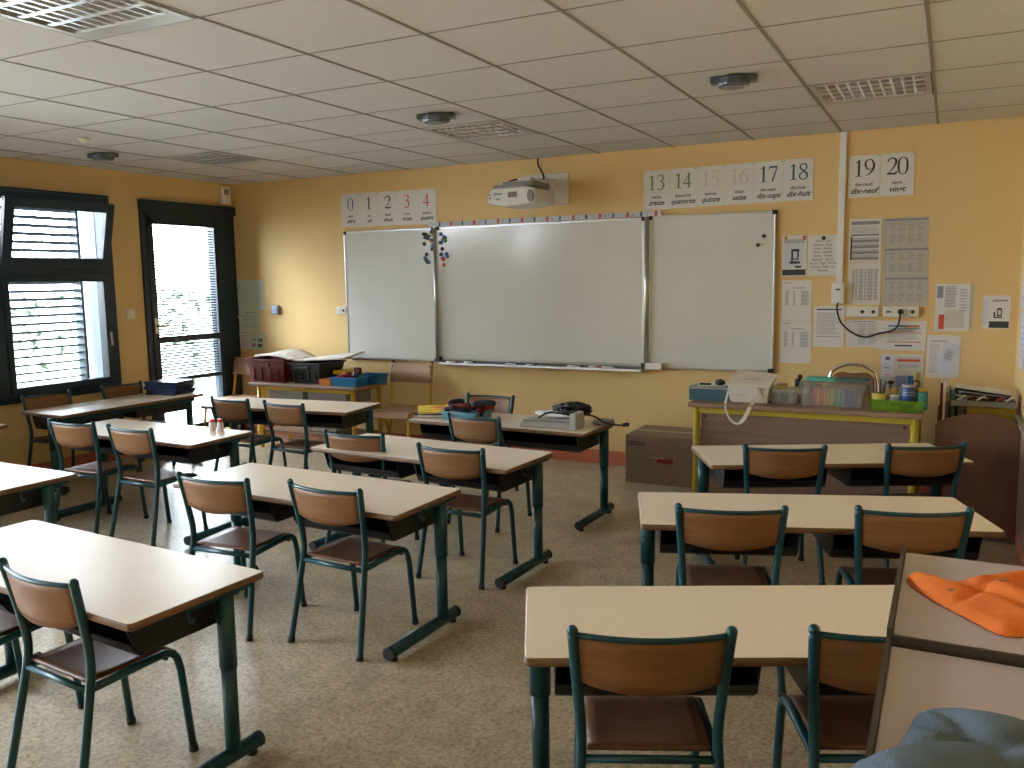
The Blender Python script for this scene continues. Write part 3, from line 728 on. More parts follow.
def notice(name, x0, x1, z0, z1, lab, paper='paper', draw=None, y=YF-0.002, tilt=0.0, cat='notice', group=None):
    w, h = x1-x0, z1-z0; m = MB(); m.box(-w/2, w/2, -0.001, 0.001, -h/2, h/2, paper)
    def rect(u0, u1, v0, v1, c, k=1): m.quad(*[((u-0.5)*w, -0.001-0.0006*k, (v-0.5)*h) for u, v in ((u0, v0), (u1, v0), (u1, v1), (u0, v1))], c)
    def txt(s, u, v, size, c='ink', bold=0.0, shear=0.0): put_text(m, s, FW((u-0.5)*w, -0.0024, (v-0.5)*h), c, size, shear, bold)
    if draw: draw(rect, txt)
    o = m.build(name, loc=((x0+x1)/2, y, (z0+z1)/2)); o.rotation_euler = (0, tilt, 0)
    tag(o, lab, cat, group); return o
def lines(rect, u0, u1, v0, v1, n, c='lightink', ragged=0.3, t=0.45):
    for i in range(n):
        v = v1-(v1-v0)*(i+0.5)/n; hh = (v1-v0)/n*t/2
        rect(u0, u1-(u1-u0)*rnd.uniform(0, ragged), v-hh, v+hh, c)
def columns(rect, cols, v0, v1, n, c='lightink', t=0.5):
    for (a, b_) in cols: lines(rect, a, b_, v0, v1, n, c, 0.15, t)
def grid(rect, nu, nv, u0, u1, v0, v1, c='lightink', w=0.006):
    for i in range(nu+1): u = u0+(u1-u0)*i/nu; rect(u-w/2, u+w/2, v0, v1, c, 2)
    for i in range(nv+1): v = v0+(v1-v0)*i/nv; rect(u0, u1, v-w/2, v+w/2, c, 2)

def d_cartoon(r, t):   # grey drawing poster, kept generic
    r(0.03, 0.97, 0.02, 0.16, 'ink'); r(0.1, 0.9, 0.80, 0.90, 'lightink'); r(0.13, 0.86, 0.2, 0.78, 'paperblue')
    r(0.32, 0.74, 0.30, 0.36, 'ink', 2); r(0.38, 0.46, 0.34, 0.66, 'ink', 2); r(0.46, 0.70, 0.60, 0.66, 'ink', 2); r(0.62, 0.69, 0.40, 0.62, 'ink', 2); r(0.44, 0.66, 0.38, 0.45, 'greyink', 2); r(0.55, 0.8, 0.2, 0.25, 'ink', 2)
    r(0.10, 0.22, 0.90, 0.98, 'mustard', 2); r(0.84, 0.95, 0.88, 0.98, 'redink', 2)
notice('poster', -1.108, -0.935, 1.497, 1.790, 'white notice with a black drawing and a black band, right beside the whiteboard', draw=d_cartoon)
def d_names(r, t):
    for i, row in enumerate(('Alicia   Lina', 'Gabriel   Hugo', 'Justin   Elouan', 'Enzo   Camille', 'Timeo   Nolan', 'Raphael   Kylian', 'Romy  Tiago  Pierre', 'Oceane  Anna  Lya', 'Maxime')):
        t(row, 0.5, 0.83-0.09*i, 0.022, 'ink')
notice('name_list', -0.928, -0.722, 1.495, 1.785, 'white sheet with a list of first names under a black magnet', draw=d_names)
mm = MB(); mm.lathe([(0.014, 0), (0.014, 0.006), (0.009, 0.010)], 'ink', 12, M=Matrix.Rotation(pi/2, 4, 'X')); tag(mm.build('magnet', loc=(-0.822, YF-0.0032, 1.762)), 'round black magnet at the top of the list of names', 'magnet')
def d_tab(r, t):
    r(0.05, 0.3, 0.93, 0.95, 'greyink'); r(0.35, 0.8, 0.80, 0.82, 'greyink'); columns(r, ((0.12, 0.24), (0.38, 0.45), (0.65, 0.92)), 0.38, 0.74, 11, 'greyink'); grid(r, 1, 1, 0.1, 0.93, 0.37, 0.75, 'lightink', 0.004)
notice('class_list', -1.100, -0.893, 1.175, 1.466, 'upper of the two white table sheets right of the whiteboard edge', draw=d_tab)
notice('class_list', -1.104, -0.890, 0.863, 1.172, 'lower of the two white table sheets right of the whiteboard edge', draw=d_tab)
def d_mid(r, t):
    r(0.1, 0.9, 0.9, 0.93, 'ink'); lines(r, 0.1, 0.85, 0.3, 0.85, 12, 'lightink'); grid(r, 2, 5, 0.3, 0.9, 0.35, 0.8, 'lightink'); r(0.1, 0.9, 0.24, 0.26, 'greyink')
notice('timetable', -0.875, -0.668, 0.987, 1.280, 'white printed sheet below the power box on the trunking', draw=d_mid)
def d_tall1(r, t):
    r(0.06, 0.94, 0.86, 0.94, 'greyink'); lines(r, 0.06, 0.94, 0.66, 0.82, 5, 'lightink', 0.1); r(0.06, 0.94, 0.61, 0.635, 'ink')
    r(0.05, 0.10, 0.04, 0.58, 'ink', 2)
    for i in range(4): r(0.1, 0.94, 0.04+0.135*i, 0.11+0.135*i, 'greyink'); r(0.1, 0.94, 0.12+0.135*i, 0.15+0.135*i, 'lightink')
notice('striped_table', -0.653, -0.446, 1.590, 1.886, 'white sheet with dark grey striped table above the dense list sheet', draw=d_tall1)
def d_tall2(r, t): columns(r, ((0.13, 0.2), (0.23, 0.30), (0.33, 0.48), (0.50, 0.57), (0.6, 0.78), (0.8, 0.92)), 0.1, 0.85, 22, 'greyink', 0.55)
notice('dense_list', -0.650, -0.440, 1.290, 1.584, 'white sheet of dense narrow columns between striped table and socket', draw=d_tall2)
def d_menu(r, t):
    r(0.03, 0.97, 0.90, 0.97, 'greyink'); r(0.03, 0.09, 0.06, 0.88, 'lightink')
    for i in range(4): lines(r, 0.15+0.2*i, 0.31+0.2*i, 0.55, 0.85, 5, 'greyink', 0.5, 0.35); lines(r, 0.15+0.2*i, 0.31+0.2*i, 0.14, 0.46, 5, 'greyink', 0.5, 0.35)
    grid(r, 4, 2, 0.12, 0.97, 0.06, 0.88, 'lightink', 0.004)
for i, (a, b_, l) in enumerate(((1.683, 1.882, 'top'), (1.484, 1.681, 'middle'), (1.279, 1.482, 'bottom'))):
    notice('menu_sheet', -0.436+0.006*i, -0.150+0.006*i, a, b_, '%s one of three stacked grey beige menu sheets beside cards 19 and 20' % l, 'plasticpaper', d_menu, group='stacked menu sheets')
def d_low1(r, t): r(0.2, 0.9, 0.93, 0.96, 'greyink'); grid(r, 3, 6, 0.05, 0.97, 0.1, 0.9, 'lightink'); columns(r, ((0.38, 0.62), (0.68, 0.93)), 0.12, 0.88, 10, 'lightink')
notice('schedule', -0.653, -0.440, 0.990, 1.182, 'white gridded sheet just under the left wall sockets', draw=d_low1)
def d_low2(r, t):
    r(0.2, 0.42, 0.80, 0.85, 'blueink'); r(0.42, 0.63, 0.80, 0.85, 'ink'); r(0.63, 0.86, 0.80, 0.85, 'redink'); r(0.18, 0.9, 0.58, 0.61, 'redink'); r(0.18, 0.9, 0.26, 0.29, 'redink'); r(0.35, 0.72, 0.13, 0.18, 'ink')
    for i in range(3): lines(r, 0.2, 0.88, 0.62, 0.78, 2, 'lightink', 0.3); lines(r, 0.2, 0.88, 0.32, 0.56, 4, 'greenink' if i == 1 else 'lightink', 0.4, 0.2)
notice('colour_chart', -0.439, -0.140, 0.975, 1.178, 'white sheet with blue and red bands under the sockets on the right', draw=d_low2)
def d_low3(r, t):
    r(0.0, 0.28, 0, 1, 'paperblue'); r(0.30, 0.98, 0.04, 0.96, 'tote'); r(0.38, 0.92, 0.80, 0.87, 'redink', 2); r(0.36, 0.62, 0.08, 0.40, 'screen_blue', 2); r(0.64, 0.78, 0.08, 0.40, 'blueink', 2); r(0.84, 0.95, 0.1, 0.5, 'mustard', 2)
    r(0.1, 0.2, 0.84, 0.92, 'ink', 2); r(0.08, 0.2, 0.60, 0.62, 'ink', 2); r(0.1, 0.2, 0.4, 0.43, 'redink', 2); r(0.4, 0.9, 0.62, 0.72, 'lightink', 2)
notice('poster', -0.415, -0.148, 0.700, 0.945, 'colourful printed poster low on the wall behind the paint pots', draw=d_low3)
def d_q1(r, t):
    r(0.05, 0.22, 0.70, 0.95, 'greyink'); columns(r, ((0.27, 0.62),), 0.5, 0.95, 14, 'greyink'); lines(r, 0.7, 0.95, 0.4, 0.9, 8, 'lightink'); r(0.12, 0.28, 0.04, 0.35, 'redink'); r(0.3, 0.85, 0.06, 0.45, 'tote')
notice('pinned_papers', -0.092, 0.116, 1.112, 1.430, 'pinned papers with a red block and a torn beige slip', draw=d_q1)
notice('plastic_sleeve', 0.119, 0.138, 1.125, 1.425, 'narrow clear plastic sleeve edge right of the pinned papers', 'plasticpaper')
def d_q2(r, t): r(0.1, 0.6, 0.84, 0.88, 'lightink'); lines(r, 0.08, 0.4, 0.1, 0.8, 14, 'lightink'); grid(r, 6, 1, 0.05, 0.95, 0.05, 0.15, 'lightink')
notice('pinned_papers', -0.130, 0.073, 0.792, 1.083, 'white sheet with a smaller folded paper pinned over it', draw=d_q2)
def d_q2b(r, t): r(0.3, 0.7, 0.45, 0.75, 'lightink'); grid(r, 4, 4, 0.25, 0.75, 0.4, 0.8, 'greyink', 0.01)
notice('folded_slip', -0.055, 0.050, 0.822, 1.03, 'small folded slip with a grid pinned over the white sheet', 'paperblue', d_q2b, y=YF-0.0045, tilt=0.28)
def d_q3(r, t):
    r(0.25, 0.97, 0.02, 0.22, 'ink'); r(0.35, 0.9, 0.82, 0.87, 'greyink'); r(0.42, 0.72, 0.32, 0.36, 'ink'); r(0.40, 0.46, 0.34, 0.5, 'ink'); r(0.52, 0.70, 0.38, 0.62, 'ink'); r(0.56, 0.66, 0.42, 0.56, 'paper', 2); r(0.0, 0.2, 0.1, 0.9, 'paperblue')
notice('poster', 0.193, 0.352, 1.132, 1.350, 'small white notice with black seal and figure, furthest right on the front wall', draw=d_q3)
# left end of the front wall, beside the door
def d_map(r, t): lines(r, 0.08, 0.75, 0.55, 0.9, 6, 'lightink', 0.5, 0.15); lines(r, 0.1, 0.6, 0.1, 0.5, 7, 'lightink', 0.6, 0.12)
notice('wall_map', -6.47, -6.105, 1.237, 1.536, 'large pale green sheet beside the glazed door', 'papergreen', d_map)
def d_txt(r, t): r(0.25, 0.8, 0.85, 0.9, 'greyink'); lines(r, 0.12, 0.9, 0.1, 0.78, 7, 'greyink', 0.2, 0.25)
notice('notice', -6.450, -6.180, 1.030, 1.232, 'pale green text sheet under the large sheet by the door', 'papergreen', d_txt)
notice('notice', -6.465, -6.330, 0.835, 1.026, 'narrow pale sheet under the green text sheet, nearest the door', 'paper', d_txt)
def d_leaf(r, t): lines(r, 0.1, 0.5, 0.7, 0.95, 3, 'lightink'); r(0.15, 0.42, 0.48, 0.62, 'greyink'); r(0.55, 0.62, 0.42, 0.65, 'darkgreenink'); r(0.68, 0.85, 0.45, 0.62, 'darkgreenink'); r(0.1, 0.35, 0.15, 0.35, 'greyink'); r(0.5, 0.8, 0.15, 0.33, 'darkgreenink')
notice('leaflet', -6.318, -6.132, 0.832, 1.018, 'green and white leaflet behind the maroon box', 'papergreen', d_leaf)
# papers on the right wall
for i, (z0, z1, yy) in enumerate(((1.62, 1.93, 6.02), (1.28, 1.60, 6.05), (0.92, 1.26, 6.0))):
    m = MB(); m.box(-0.001, 0.001, -0.16, 0.16, -(z1-z0)/2, (z1-z0)/2, 'paperblue')
    for k in range(6): m.quad((-0.0016, -0.12, -0.1+0.035*k), (-0.0016, 0.1, -0.1+0.035*k), (-0.0016, 0.1, -0.09+0.035*k), (-0.0016, -0.12, -0.09+0.035*k), 'lightink')
    tag(m.build('wall_sheet', loc=(XR-0.0015, yy, (z0+z1)/2)), '%s sheet on the right wall seen almost edge on' % ('top', 'middle', 'bottom')[i], 'notice')

# electrics
def trunking():
    m = MB(); m.box(-0.022, 0.022, -0.022, 0, 1.449, ZC-0.003, 'white_plastic'); o = m.build('cable_trunking', loc=(-0.708, YF-0.0015, 0), bevel=0.003)
    tag(o, 'vertical white cable trunking from the ceiling between cards 18 and 19', 'trunking')
    b = MB(); b.box(-0.043, 0.043, -0.045, 0, -0.075, 0.075, 'white_plastic'); e = b.build('socket_box', loc=(-0.712, YF-0.002, 1.372), bevel=0.005)
    tag(e, 'white socket box at the foot of the cable trunking', 'socket')
    MB().box(-0.014, 0.014, -0.048, -0.044, 0.02, 0.032, 'ink').build('slot', e); c = MB(); c.box(-0.02, 0.02, -0.052, -0.044, -0.055, -0.015, 'white_plastic'); c.build('socket_face', e)
trunking()
def sockets(x0, x1, z0, z1, lab, holes):
    w, h = x1-x0, z1-z0; m = MB(); m.box(-w/2, w/2, -0.03, 0, -h/2, h/2, 'white_plastic'); e = m.build('wall_socket', loc=((x0+x1)/2, YF-0.002, (z0+z1)/2), bevel=0.006); tag(e, lab, 'socket')
    for i in range(len(holes)):
        u = -w/2+w*(i+0.5)/len(holes); c = MB()
        c.box(u-w/len(holes)*0.4, u+w/len(holes)*0.4, -0.0325, -0.029, -h*0.36, h*0.36, 'white_plastic')
        if holes[i] == 'o': c.lathe([(0.013, 0), (0.013, 0.002)], 'ink', 12, M=T(u, -0.0325, 0) @ Matrix.Rotation(pi/2, 4, 'X'))
        elif holes[i] == '-': c.box(u-0.016, u+0.016, -0.0338, -0.032, -0.006, 0.006, 'ink')
        elif holes[i] == 's': c.box(u-0.012, u+0.012, -0.036, -0.032, -0.018, 0.018, 'white_plastic')
        c.build('outlet', e)
sockets(-0.655, -0.441, 1.204, 1.278, 'white triple socket block under the dense list sheet', 'soo')
sockets(-0.415, -0.190, 1.206, 1.276, 'white triple socket block with the black cable plugged in', '-oo')
sockets(-5.185, -5.070, 1.198, 1.272, 'white switch and socket pair at the left edge of the whiteboard', 'so')
m = MB(); m.tube(smooth_path([(-0.708, YF-0.05, 1.305), (-0.712, YF-0.055, 1.25), (-0.68, YF-0.05, 1.16), (-0.60, YF-0.045, 1.09), (-0.52, YF-0.045, 1.065), (-0.44, YF-0.045, 1.09), (-0.36, YF-0.045, 1.11), (-0.315, YF-0.055, 1.15), (-0.302, YF-0.06, 1.24)]), 0.0065, 'black', 8)
m.tube([(-0.302, YF-0.034, 1.243), (-0.302, YF-0.068, 1.243)], 0.019, 'black', 12)
tag(m.build('power_cable'), 'black cable sagging from the trunking box to the right socket block', 'cable')
m = MB(); m.box(-0.045, 0.045, -0.028, 0, -0.047, 0.047, 'projgrey'); e = m.build('thermostat', loc=(-5.955, YF-0.002, 1.237), bevel=0.006); tag(e, 'small dark room thermostat with pale screen on the bare yellow wall', 'thermostat')
MB().box(-0.034, 0.026, -0.031, -0.027, -0.032, 0.036, 'screen_blue').build('screen', e)
m = MB(); m.box(0, 0.012, -0.043, 0.043, -0.043, 0.043, 'white_plastic'); e = m.build('light_switch', loc=(XL+0.001, 5.20, 1.248), bevel=0.003); tag(e, 'white square light switch between window and glazed door', 'switch')
MB().box(0.012, 0.016, -0.03, 0.03, -0.03, 0.03, 'white_plastic').build('rocker', e, 0.002)
m = MB(); m.box(0, 0.045, -0.055, 0.055, -0.09, 0.09, 'white_plastic'); e = m.build('alarm_detector', loc=(XL+0.001, 6.38, 2.37), bevel=0.01); tag(e, 'white alarm detector high in the left corner above the door', 'detector')
MB().box(0.044, 0.048, -0.03, 0.03, 0.01, 0.06, 'projgrey').build('sensor_window', e)

# ------------------------------------------------------------------ projector on its wall arm
def projector():
    e = tag(empty('projector', (-3.05, YF, 2.2)), 'white short throw projector on a wall plate above the whiteboard', 'projector'); o = T(3.05, -YF, -2.2)
    w = MB(); w.box(-3.20, -2.785, YF-0.02, YF-0.001, 2.100, 2.358, 'projwhite', o); w.build('wall_plate', e, 0.02, 4)
    w = MB(); w.box(-3.05, -2.93, YF-0.42, YF-0.02, 2.245, 2.290, 'projwhite', o); w.box(-3.08, -2.90, YF-0.11, YF-0.02, 2.225, 2.300, 'projwhite', o); w.build('arm', e, 0.008)
    w = MB(); w.box(-3.13, -2.86, YF-0.52, YF-0.22, 2.205, 2.252, 'projgrey', o); w.build('adjuster', e, 0.01)
    w = MB(); P = [(-3.25, 2.105), (-3.235, 2.165), (-3.20, 2.205), (-2.90, 2.207), (-2.835, 2.19), (-2.815, 2.11), (-2.85, 2.075), (-3.10, 2.060), (-3.17, 2.078), (-3.225, 2.085)]
    w.prism(P[::-1], 'y', YF-0.555, YF-0.20, 'projwhite', o); bo = w.build('body', e, 0.014, 3)
    c = MB(); c.prism([(-3.205, 2.2), (-2.90, 2.2), (-2.92, 2.228), (-3.185, 2.228)][::-1], 'y', YF-0.545, YF-0.25, 'projgrey', o); c.build('top_grille', e, 0.004)
    c = MB(); c.prism([(-3.17, 2.229), (-2.93, 2.229), (-2.95, 2.256), (-3.15, 2.256)][::-1], 'y', YF-0.50, YF-0.43, 'projwhite', o); c.build('top_cover', e, 0.006)
    l = MB(); l.lathe([(0.045, 0), (0.045, 0.006), (0.038, 0.008)], 'projgrey', 20, M=o @ T(-2.868, YF-0.56, 2.135) @ Matrix.Rotation(pi/2, 4, 'X') @ Matrix.Diagonal((0.6, 1, 1, 1))); l.build('lens_window', e)
    v = MB()
    for i in range(7): v.box(-3.06+i*0.011, -3.054+i*0.011, YF-0.5625, YF-0.559, 2.130, 2.170, 'projgrey', o)
    v.build('vent', e)
    b = MB()
    for z in (2.125, 2.150): b.box(-3.225, -3.212, YF-0.5625, YF-0.559, z, z+0.01, 'ink', o)
    put_text(b, 'EPSON', o @ FW(-3.145, YF-0.5625, 2.150), 'ink', 0.024, 0, 0.0006); b.box(-3.16, -3.13, YF-0.5625, YF-0.559, 2.115, 2.125, 'greyink', o)
    b.build('badge', e)
    c = MB(); c.tube([o @ Vector(p) for p in smooth_path([(-3.06, YF-0.012, ZC-0.004), (-3.05, YF-0.03, 2.43), (-3.01, YF-0.035, 2.36), (-2.995, YF-0.05, 2.31), (-3.02, YF-0.15, 2.30), (-3.06, YF-0.3, 2.295)])], 0.008, 'black', 8)
    c.tube([o @ Vector(p) for p in smooth_path([(-3.06, YF-0.3, 2.295), (-3.12, YF-0.34, 2.285), (-3.18, YF-0.36, 2.262)])], 0.006, 'black', 8); c.build('cable', e)
projector()

# ------------------------------------------------------------------ things on the ceiling
def ceiling_device(x, y, rz, lab):
    e = tag(empty('ceiling_sensor', (x, y, ZC-0.004), rz), lab, 'ceiling sensor', 'grey ceiling units')
    b = MB(); b.box(-0.115, 0.115, -0.035, 0.035, -0.032, 0, 'devgrey'); b.build('bracket', e, 0.008)
    b = MB(); oct_ = [(0.085*cos(R(22.5+45*i))*1.0, 0.075*sin(R(22.5+45*i))) for i in range(8)]; b.prism([(x_*1.0, y_) for x_, y_ in oct_], 'z', -0.050, -0.001, 'devgrey'); b.build('housing', e, 0.012, 3)
    b = MB(); b.lathe([(0.05, -0.054), (0.052, -0.050)], 'projgrey', 20); b.build('grille', e)
ceiling_device(-1.0, 4.40, 0.15, 'grey ceiling unit nearest the right hand ceiling light')
ceiling_device(-2.76, 4.44, 0.3, 'grey ceiling unit beside the middle ceiling light')
ceiling_device(-5.68, 4.42, 0.2, 'grey ceiling unit above the window, furthest left')
m = MB(); m.lathe([(0.0, -0.030), (0.02, -0.028), (0.032, -0.012), (0.04, 0)], 'white_plastic', 20); tag(m.build('smoke_alarm', loc=(-5.207, 3.915, ZC-0.004)), 'small white round detector on the ceiling near the window', 'detector')
m = MB()
for i, (a, w_) in enumerate(((0, .05), (.07, .03), (.12, .06), (.2, .02), (.24, .045), (.30, .03))): m.box(a, a+w_, 0, 0.006 if i % 2 else 0.016, -0.001, 0, 'greyink')
tag(m.build('ceiling_sticker', loc=(-3.59, 5.12, ZC-0.0005), rz=0.13), 'short row of dark marks stuck on a ceiling tile', 'sticker')

# ------------------------------------------------------------------ teacher desk and what stands on it
DZ = 0.712
def teacher_desk():
    x0, x1, y0, y1 = -1.455, -0.110, 5.27, 5.92
    e = tag(empty('teacher_desk', ((x0+x1)/2, (y0+y1)/2, FL)), 'brown topped teacher desk with yellow frame before the front wall', 'desk'); o = T(-(x0+x1)/2, -(y0+y1)/2, -FL)
    MB().box(x0, x1, y0, y1, DZ-0.028, DZ, 'deskwood', o).build('desktop', e, 0.004)
    for x in (x0+0.042, x1-0.042):
        for y in (y0+0.055, y1-0.05):
            m = MB(); m.tube([o @ Vector((x, y, FL)), o @ Vector((x, y, DZ-0.03))], 0.022, 'yellowmetal2', 16); m.build('leg', e)
    m = MB(); m.box(x0+0.06, x1-0.06, y0+0.04, y0+0.06, DZ-0.066, DZ-0.029, 'yellowmetal2', o); m.build('apron', e)
    for x in (x0+0.032, x1-0.052): MB().box(x, x+0.02, y0+0.08, y1-0.08, DZ-0.066, DZ-0.029, 'yellowmetal2', o).build('side_rail', e)
    m = MB(); m.box(x0+0.07, x1-0.07, y0+0.062, y0+0.078, 0.10, DZ-0.068, 'deskpanel', o); m.build('modesty_panel', e)
    for x in (x0+0.095, x1-0.095): MB().tube([o @ Vector((x, y0+0.064, DZ-0.09)), o @ Vector((x, y0+0.056, DZ-0.09))], 0.008, 'black', 10).build('screw', e)
teacher_desk()
def rnd_box(mb, cx, cy, w, d, z0, z1, taper, m, th=0.003, lip=0.0, lipm=None, M=None):
    """open tapered box"""
    o_ = [(cx-w/2, cy-d/2), (cx+w/2, cy-d/2), (cx+w/2, cy+d/2), (cx-w/2, cy+d/2)]
    def ring(s_, z, inset=0): return [(cx+(x-cx)*s_-math.copysign(inset, x-cx), cy+(y-cy)*s_-math.copysign(inset, y-cy), z) for x, y in o_]
    a, b_, c, d_ = ring(taper, z0), ring(1, z1), ring(1, z1, th), ring(taper, z0+th, th)
    vs = a+b_+c+d_; fs = [(3, 2, 1, 0)]
    for k in range(3):
        for i in range(4): j = (i+1) % 4; fs.append((k*4+i, k*4+j, k*4+4+j, k*4+4+i))
    fs.append((12, 13, 14, 15)); mb.add(vs, fs, m, False, M)
    if lip > 0:
        L_ = ring(1, z1); Lo = [(x+math.copysign(lip, x-cx), y+math.copysign(lip, y-cy), z1) for x, y, _ in L_]; Lu = [(x, y, z1-0.012) for x, y, _ in Lo]
        mb.add(L_+Lo+Lu, [(i, (i+1) % 4, 4+(i+1) % 4, 4+i) for i in range(4)]+[(4+i, 4+(i+1) % 4, 8+(i+1) % 4, 8+i) for i in range(4)], lipm or m, False, M)
def on_desk():
    # teal letter box with papers and mouse
    m = MB(); m.box(-0.13, 0.13, -0.11, 0.11, 0, 0.074, 'tealbox'); e = m.build('file_box', loc=(-1.352, 5.50, DZ), bevel=0.003); tag(e, 'flat teal box with grey lid on the left end of the teacher desk', 'box')
    m = MB(); m.box(-0.134, 0.132, -0.114, 0.112, 0.075, 0.087, 'greybox'); m.build('lid', e, 0.002)
    m = MB(); m.box(-0.1, 0.08, -0.07, 0.09, 0, 0.004, 'paper', Rz(0.2)); m.box(-0.05, 0.1, -0.05, 0.1, 0.004, 0.008, 'paper', Rz(-0.15)); tag(m.build('loose_papers', loc=(-1.352, 5.51, DZ+0.088)), 'loose white papers lying on the teal box', 'papers')
    m = MB(); m.sphere((0, 0, 0.018), 0.034, 'black', 14, 8, (1.0, 0.75, 0.62)); m.tube(smooth_path([(0.03, 0, 0.012), (0.06, 0.01, 0.006), (0.08, 0.03, 0.006)]), 0.003, 'black', 6)
    tag(m.build('computer_mouse', loc=(-1.295, 5.445, DZ+0.0975)), 'black computer mouse on top of the teal box', 'mouse')
    m = MB(); m.box(-0.035, 0.035, -0.01, 0.01, 0, 0.012, 'black'); tag(m.build('marker_pen', loc=(-1.385, 5.43, DZ+0.0975), rz=0.1), 'thick black pen lying on the papers left of the mouse', 'pen')
    # tote bag
    e = empty('tote_bag', (-1.105, 5.47, DZ)); tag(e, 'white cloth bag with its handle hanging over the desk front', 'bag')
    m = MB(); nx = 12
    def ring(u):
        x = -0.122+0.240*u; k = 1-0.06*abs(2*u-1)**3; w_ = 0.006*sin(9*u); lean = 0.012*(u-0.5)
        return [(x-0.004, -0.080*k+w_, 0.001), (x-0.004+lean, -0.084*k-0.004*sin(6*u), 0.055), (x+lean, -0.070*k+0.5*w_, 0.108+0.012*(1-u)), (x+0.02+lean, 0.010, 0.146+0.010*(1-u)), (x+0.03+lean, 0.055, 0.172+0.008*(1-u)), (x+0.02+lean, 0.068*k, 0.160), (x, 0.075*k, 0.08), (x, 0.070*k, 0.001)]
    vs = [p for i in range(nx+1) for p in ring(i/nx)]; fs = [(i*8+j, i*8+(j+1) % 8, i*8+8+(j+1) % 8, i*8+8+j) for i in range(nx) for j in range(8)]
    m.add(vs, fs+[tuple(range(8)), tuple(nx*8+j for j in range(8))[::-1]], 'tote', False); m.build('bag_body', e, 0.003)
    m = MB(); fl = [(-0.140, -0.092, 0.112), (0.0, -0.097, 0.100), (0.128, -0.088, 0.104), (0.152, 0.060, 0.170), (0.03, 0.070, 0.184), (-0.095, 0.068, 0.196)]
    n = 6; m.add(fl+[(x, y, z-0.005) for x, y, z in fl], [(0, 1, 4, 5), (1, 2, 3, 4), (11, 10, 7, 6), (10, 9, 8, 7)]+[(i, n+i, n+(i+1) % n, (i+1) % n) for i in range(n)], 'tote', False); fo = m.build('flap', e)
    p = MB(); Mp = T(0.01, -0.010, 0.1470) @ Matrix.Rotation(R(27), 4, 'X'); [p.add([(-0.05+0.012*k, -0.018-0.004*(k % 2), 0.004), (-0.043+0.012*k, -0.018-0.004*(k % 2), 0.004), (-0.043+0.012*k, -0.010+0.003*(k % 3), 0.004), (-0.05+0.012*k, -0.010+0.003*(k % 3), 0.004)], [(0, 1, 2, 3)], 'greyink', False, Mp) for k in range(9)]
    for k in range(9): a = pi*k/9; b2 = pi*(k+.7)/9; p.add([(0.026*cos(a), 0.026*sin(a)*0.7, 0.004), (0.026*cos(b2), 0.026*sin(b2)*0.7, 0.004), (0.021*cos(b2), 0.021*sin(b2)*0.7, 0.004), (0.021*cos(a), 0.021*sin(a)*0.7, 0.004)], [(0, 1, 2, 3)], 'greyink', False, Mp)
    p.build('print', fo)
    m = MB(); path = smooth_path([(0.050, -0.100, 0.098), (0.050, -0.118, 0.04), (0.035, -0.208, -0.015), (0.005, -0.212, -0.08), (-0.035, -0.212, -0.115), (-0.080, -0.212, -0.09), (-0.112, -0.208, -0.02), (-0.118, -0.14, 0.05), (-0.112, -0.098, 0.098)], 6)
    vs = []
    for i, p_ in enumerate(path):
        t = (path[min(i+1, len(path)-1)]-path[max(i-1, 0)]).normalized(); nn = t.cross(Vector((0, -1, 0.15))).normalized()*(0.011 if i < 22 else 0.006)
        for q in (p_+nn, p_-nn, p_-nn+Vector((0, 0.003, 0)), p_+nn+Vector((0, 0.003, 0))): vs.append(q)
    fs = []
    for i in range(len(path)-1):
        for j in range(4): a = i*4+j; b2 = i*4+(j+1) % 4; fs.append((a, b2, b2+4, a+4))
    m.add(vs, fs, 'tote', False); m.build('handle', e)
    # small clear box
    e = empty('storage_box', (-0.925, 5.50, DZ)); tag(e, 'small clear plastic box of odds and ends right of the white bag', 'storage box')
    m = MB(); rnd_box(m, 0, 0, 0.235, 0.17, 0, 0.085, 0.9, 'clearplastic', 0.003, 0.008); m.build('tub', e)
    MB().box(-0.11, 0.11, -0.08, 0.08, 0.087, 0.095, 'clearplastic').build('lid', e, 0.003)
    cols = ['pencil_yellow', 'black', 'denim', 'greybox', 'paper', 'projgrey', 'pencil_blue', 'mustard']
    for i in range(8):
        m = MB(); r_ = rnd.uniform(0.014, 0.02); m.lathe([(r_, 0), (r_, rnd.uniform(0.035, 0.06)), (r_*0.7, 0.065)], cols[i], 12)
        tag(m.build('small_pot', loc=(-0.925-0.08+0.053*(i % 4), 5.455+0.06*(i//4), DZ+0.004)), 'small pot inside the small clear plastic box', 'pot', 'pots in the small clear box')
    m = MB(); m.lathe([(0.045, 0), (0.05, 0.008), (0.048, 0.012)], 'pencil_yellow', 20); tag(m.build('round_lid', loc=(-0.93, 5.47, DZ+0.0965)), 'yellow round lid on the small clear box', 'lid')
    m = MB(); m.lathe([(0.03, 0), (0.034, 0.01), (0.02, 0.012)], 'greybox', 16); tag(m.build('tape_roll', loc=(-0.915, 5.50, DZ+0.109)), 'grey roll on the yellow round lid', 'tape')
    m = MB(); m.tube([(0, 0, 0), (0, 0, 0.05)], 0.018, 'black', 12); m.sphere((0.012, 0, 0.062), 0.016, 'black'); tag(m.build('hole_punch', loc=(-0.83, 5.54, DZ+0.096)), 'small black gadget between the two clear boxes', 'gadget')
    # big clear box
    e = empty('storage_box', (-0.612, 5.51, DZ)); tag(e, 'large clear plastic box of upright coloured booklets', 'storage box')
    m = MB(); rnd_box(m, 0, 0, 0.365, 0.25, 0, 0.125, 0.92, 'clearplastic', 0.003, 0.010); m.build('tub', e)
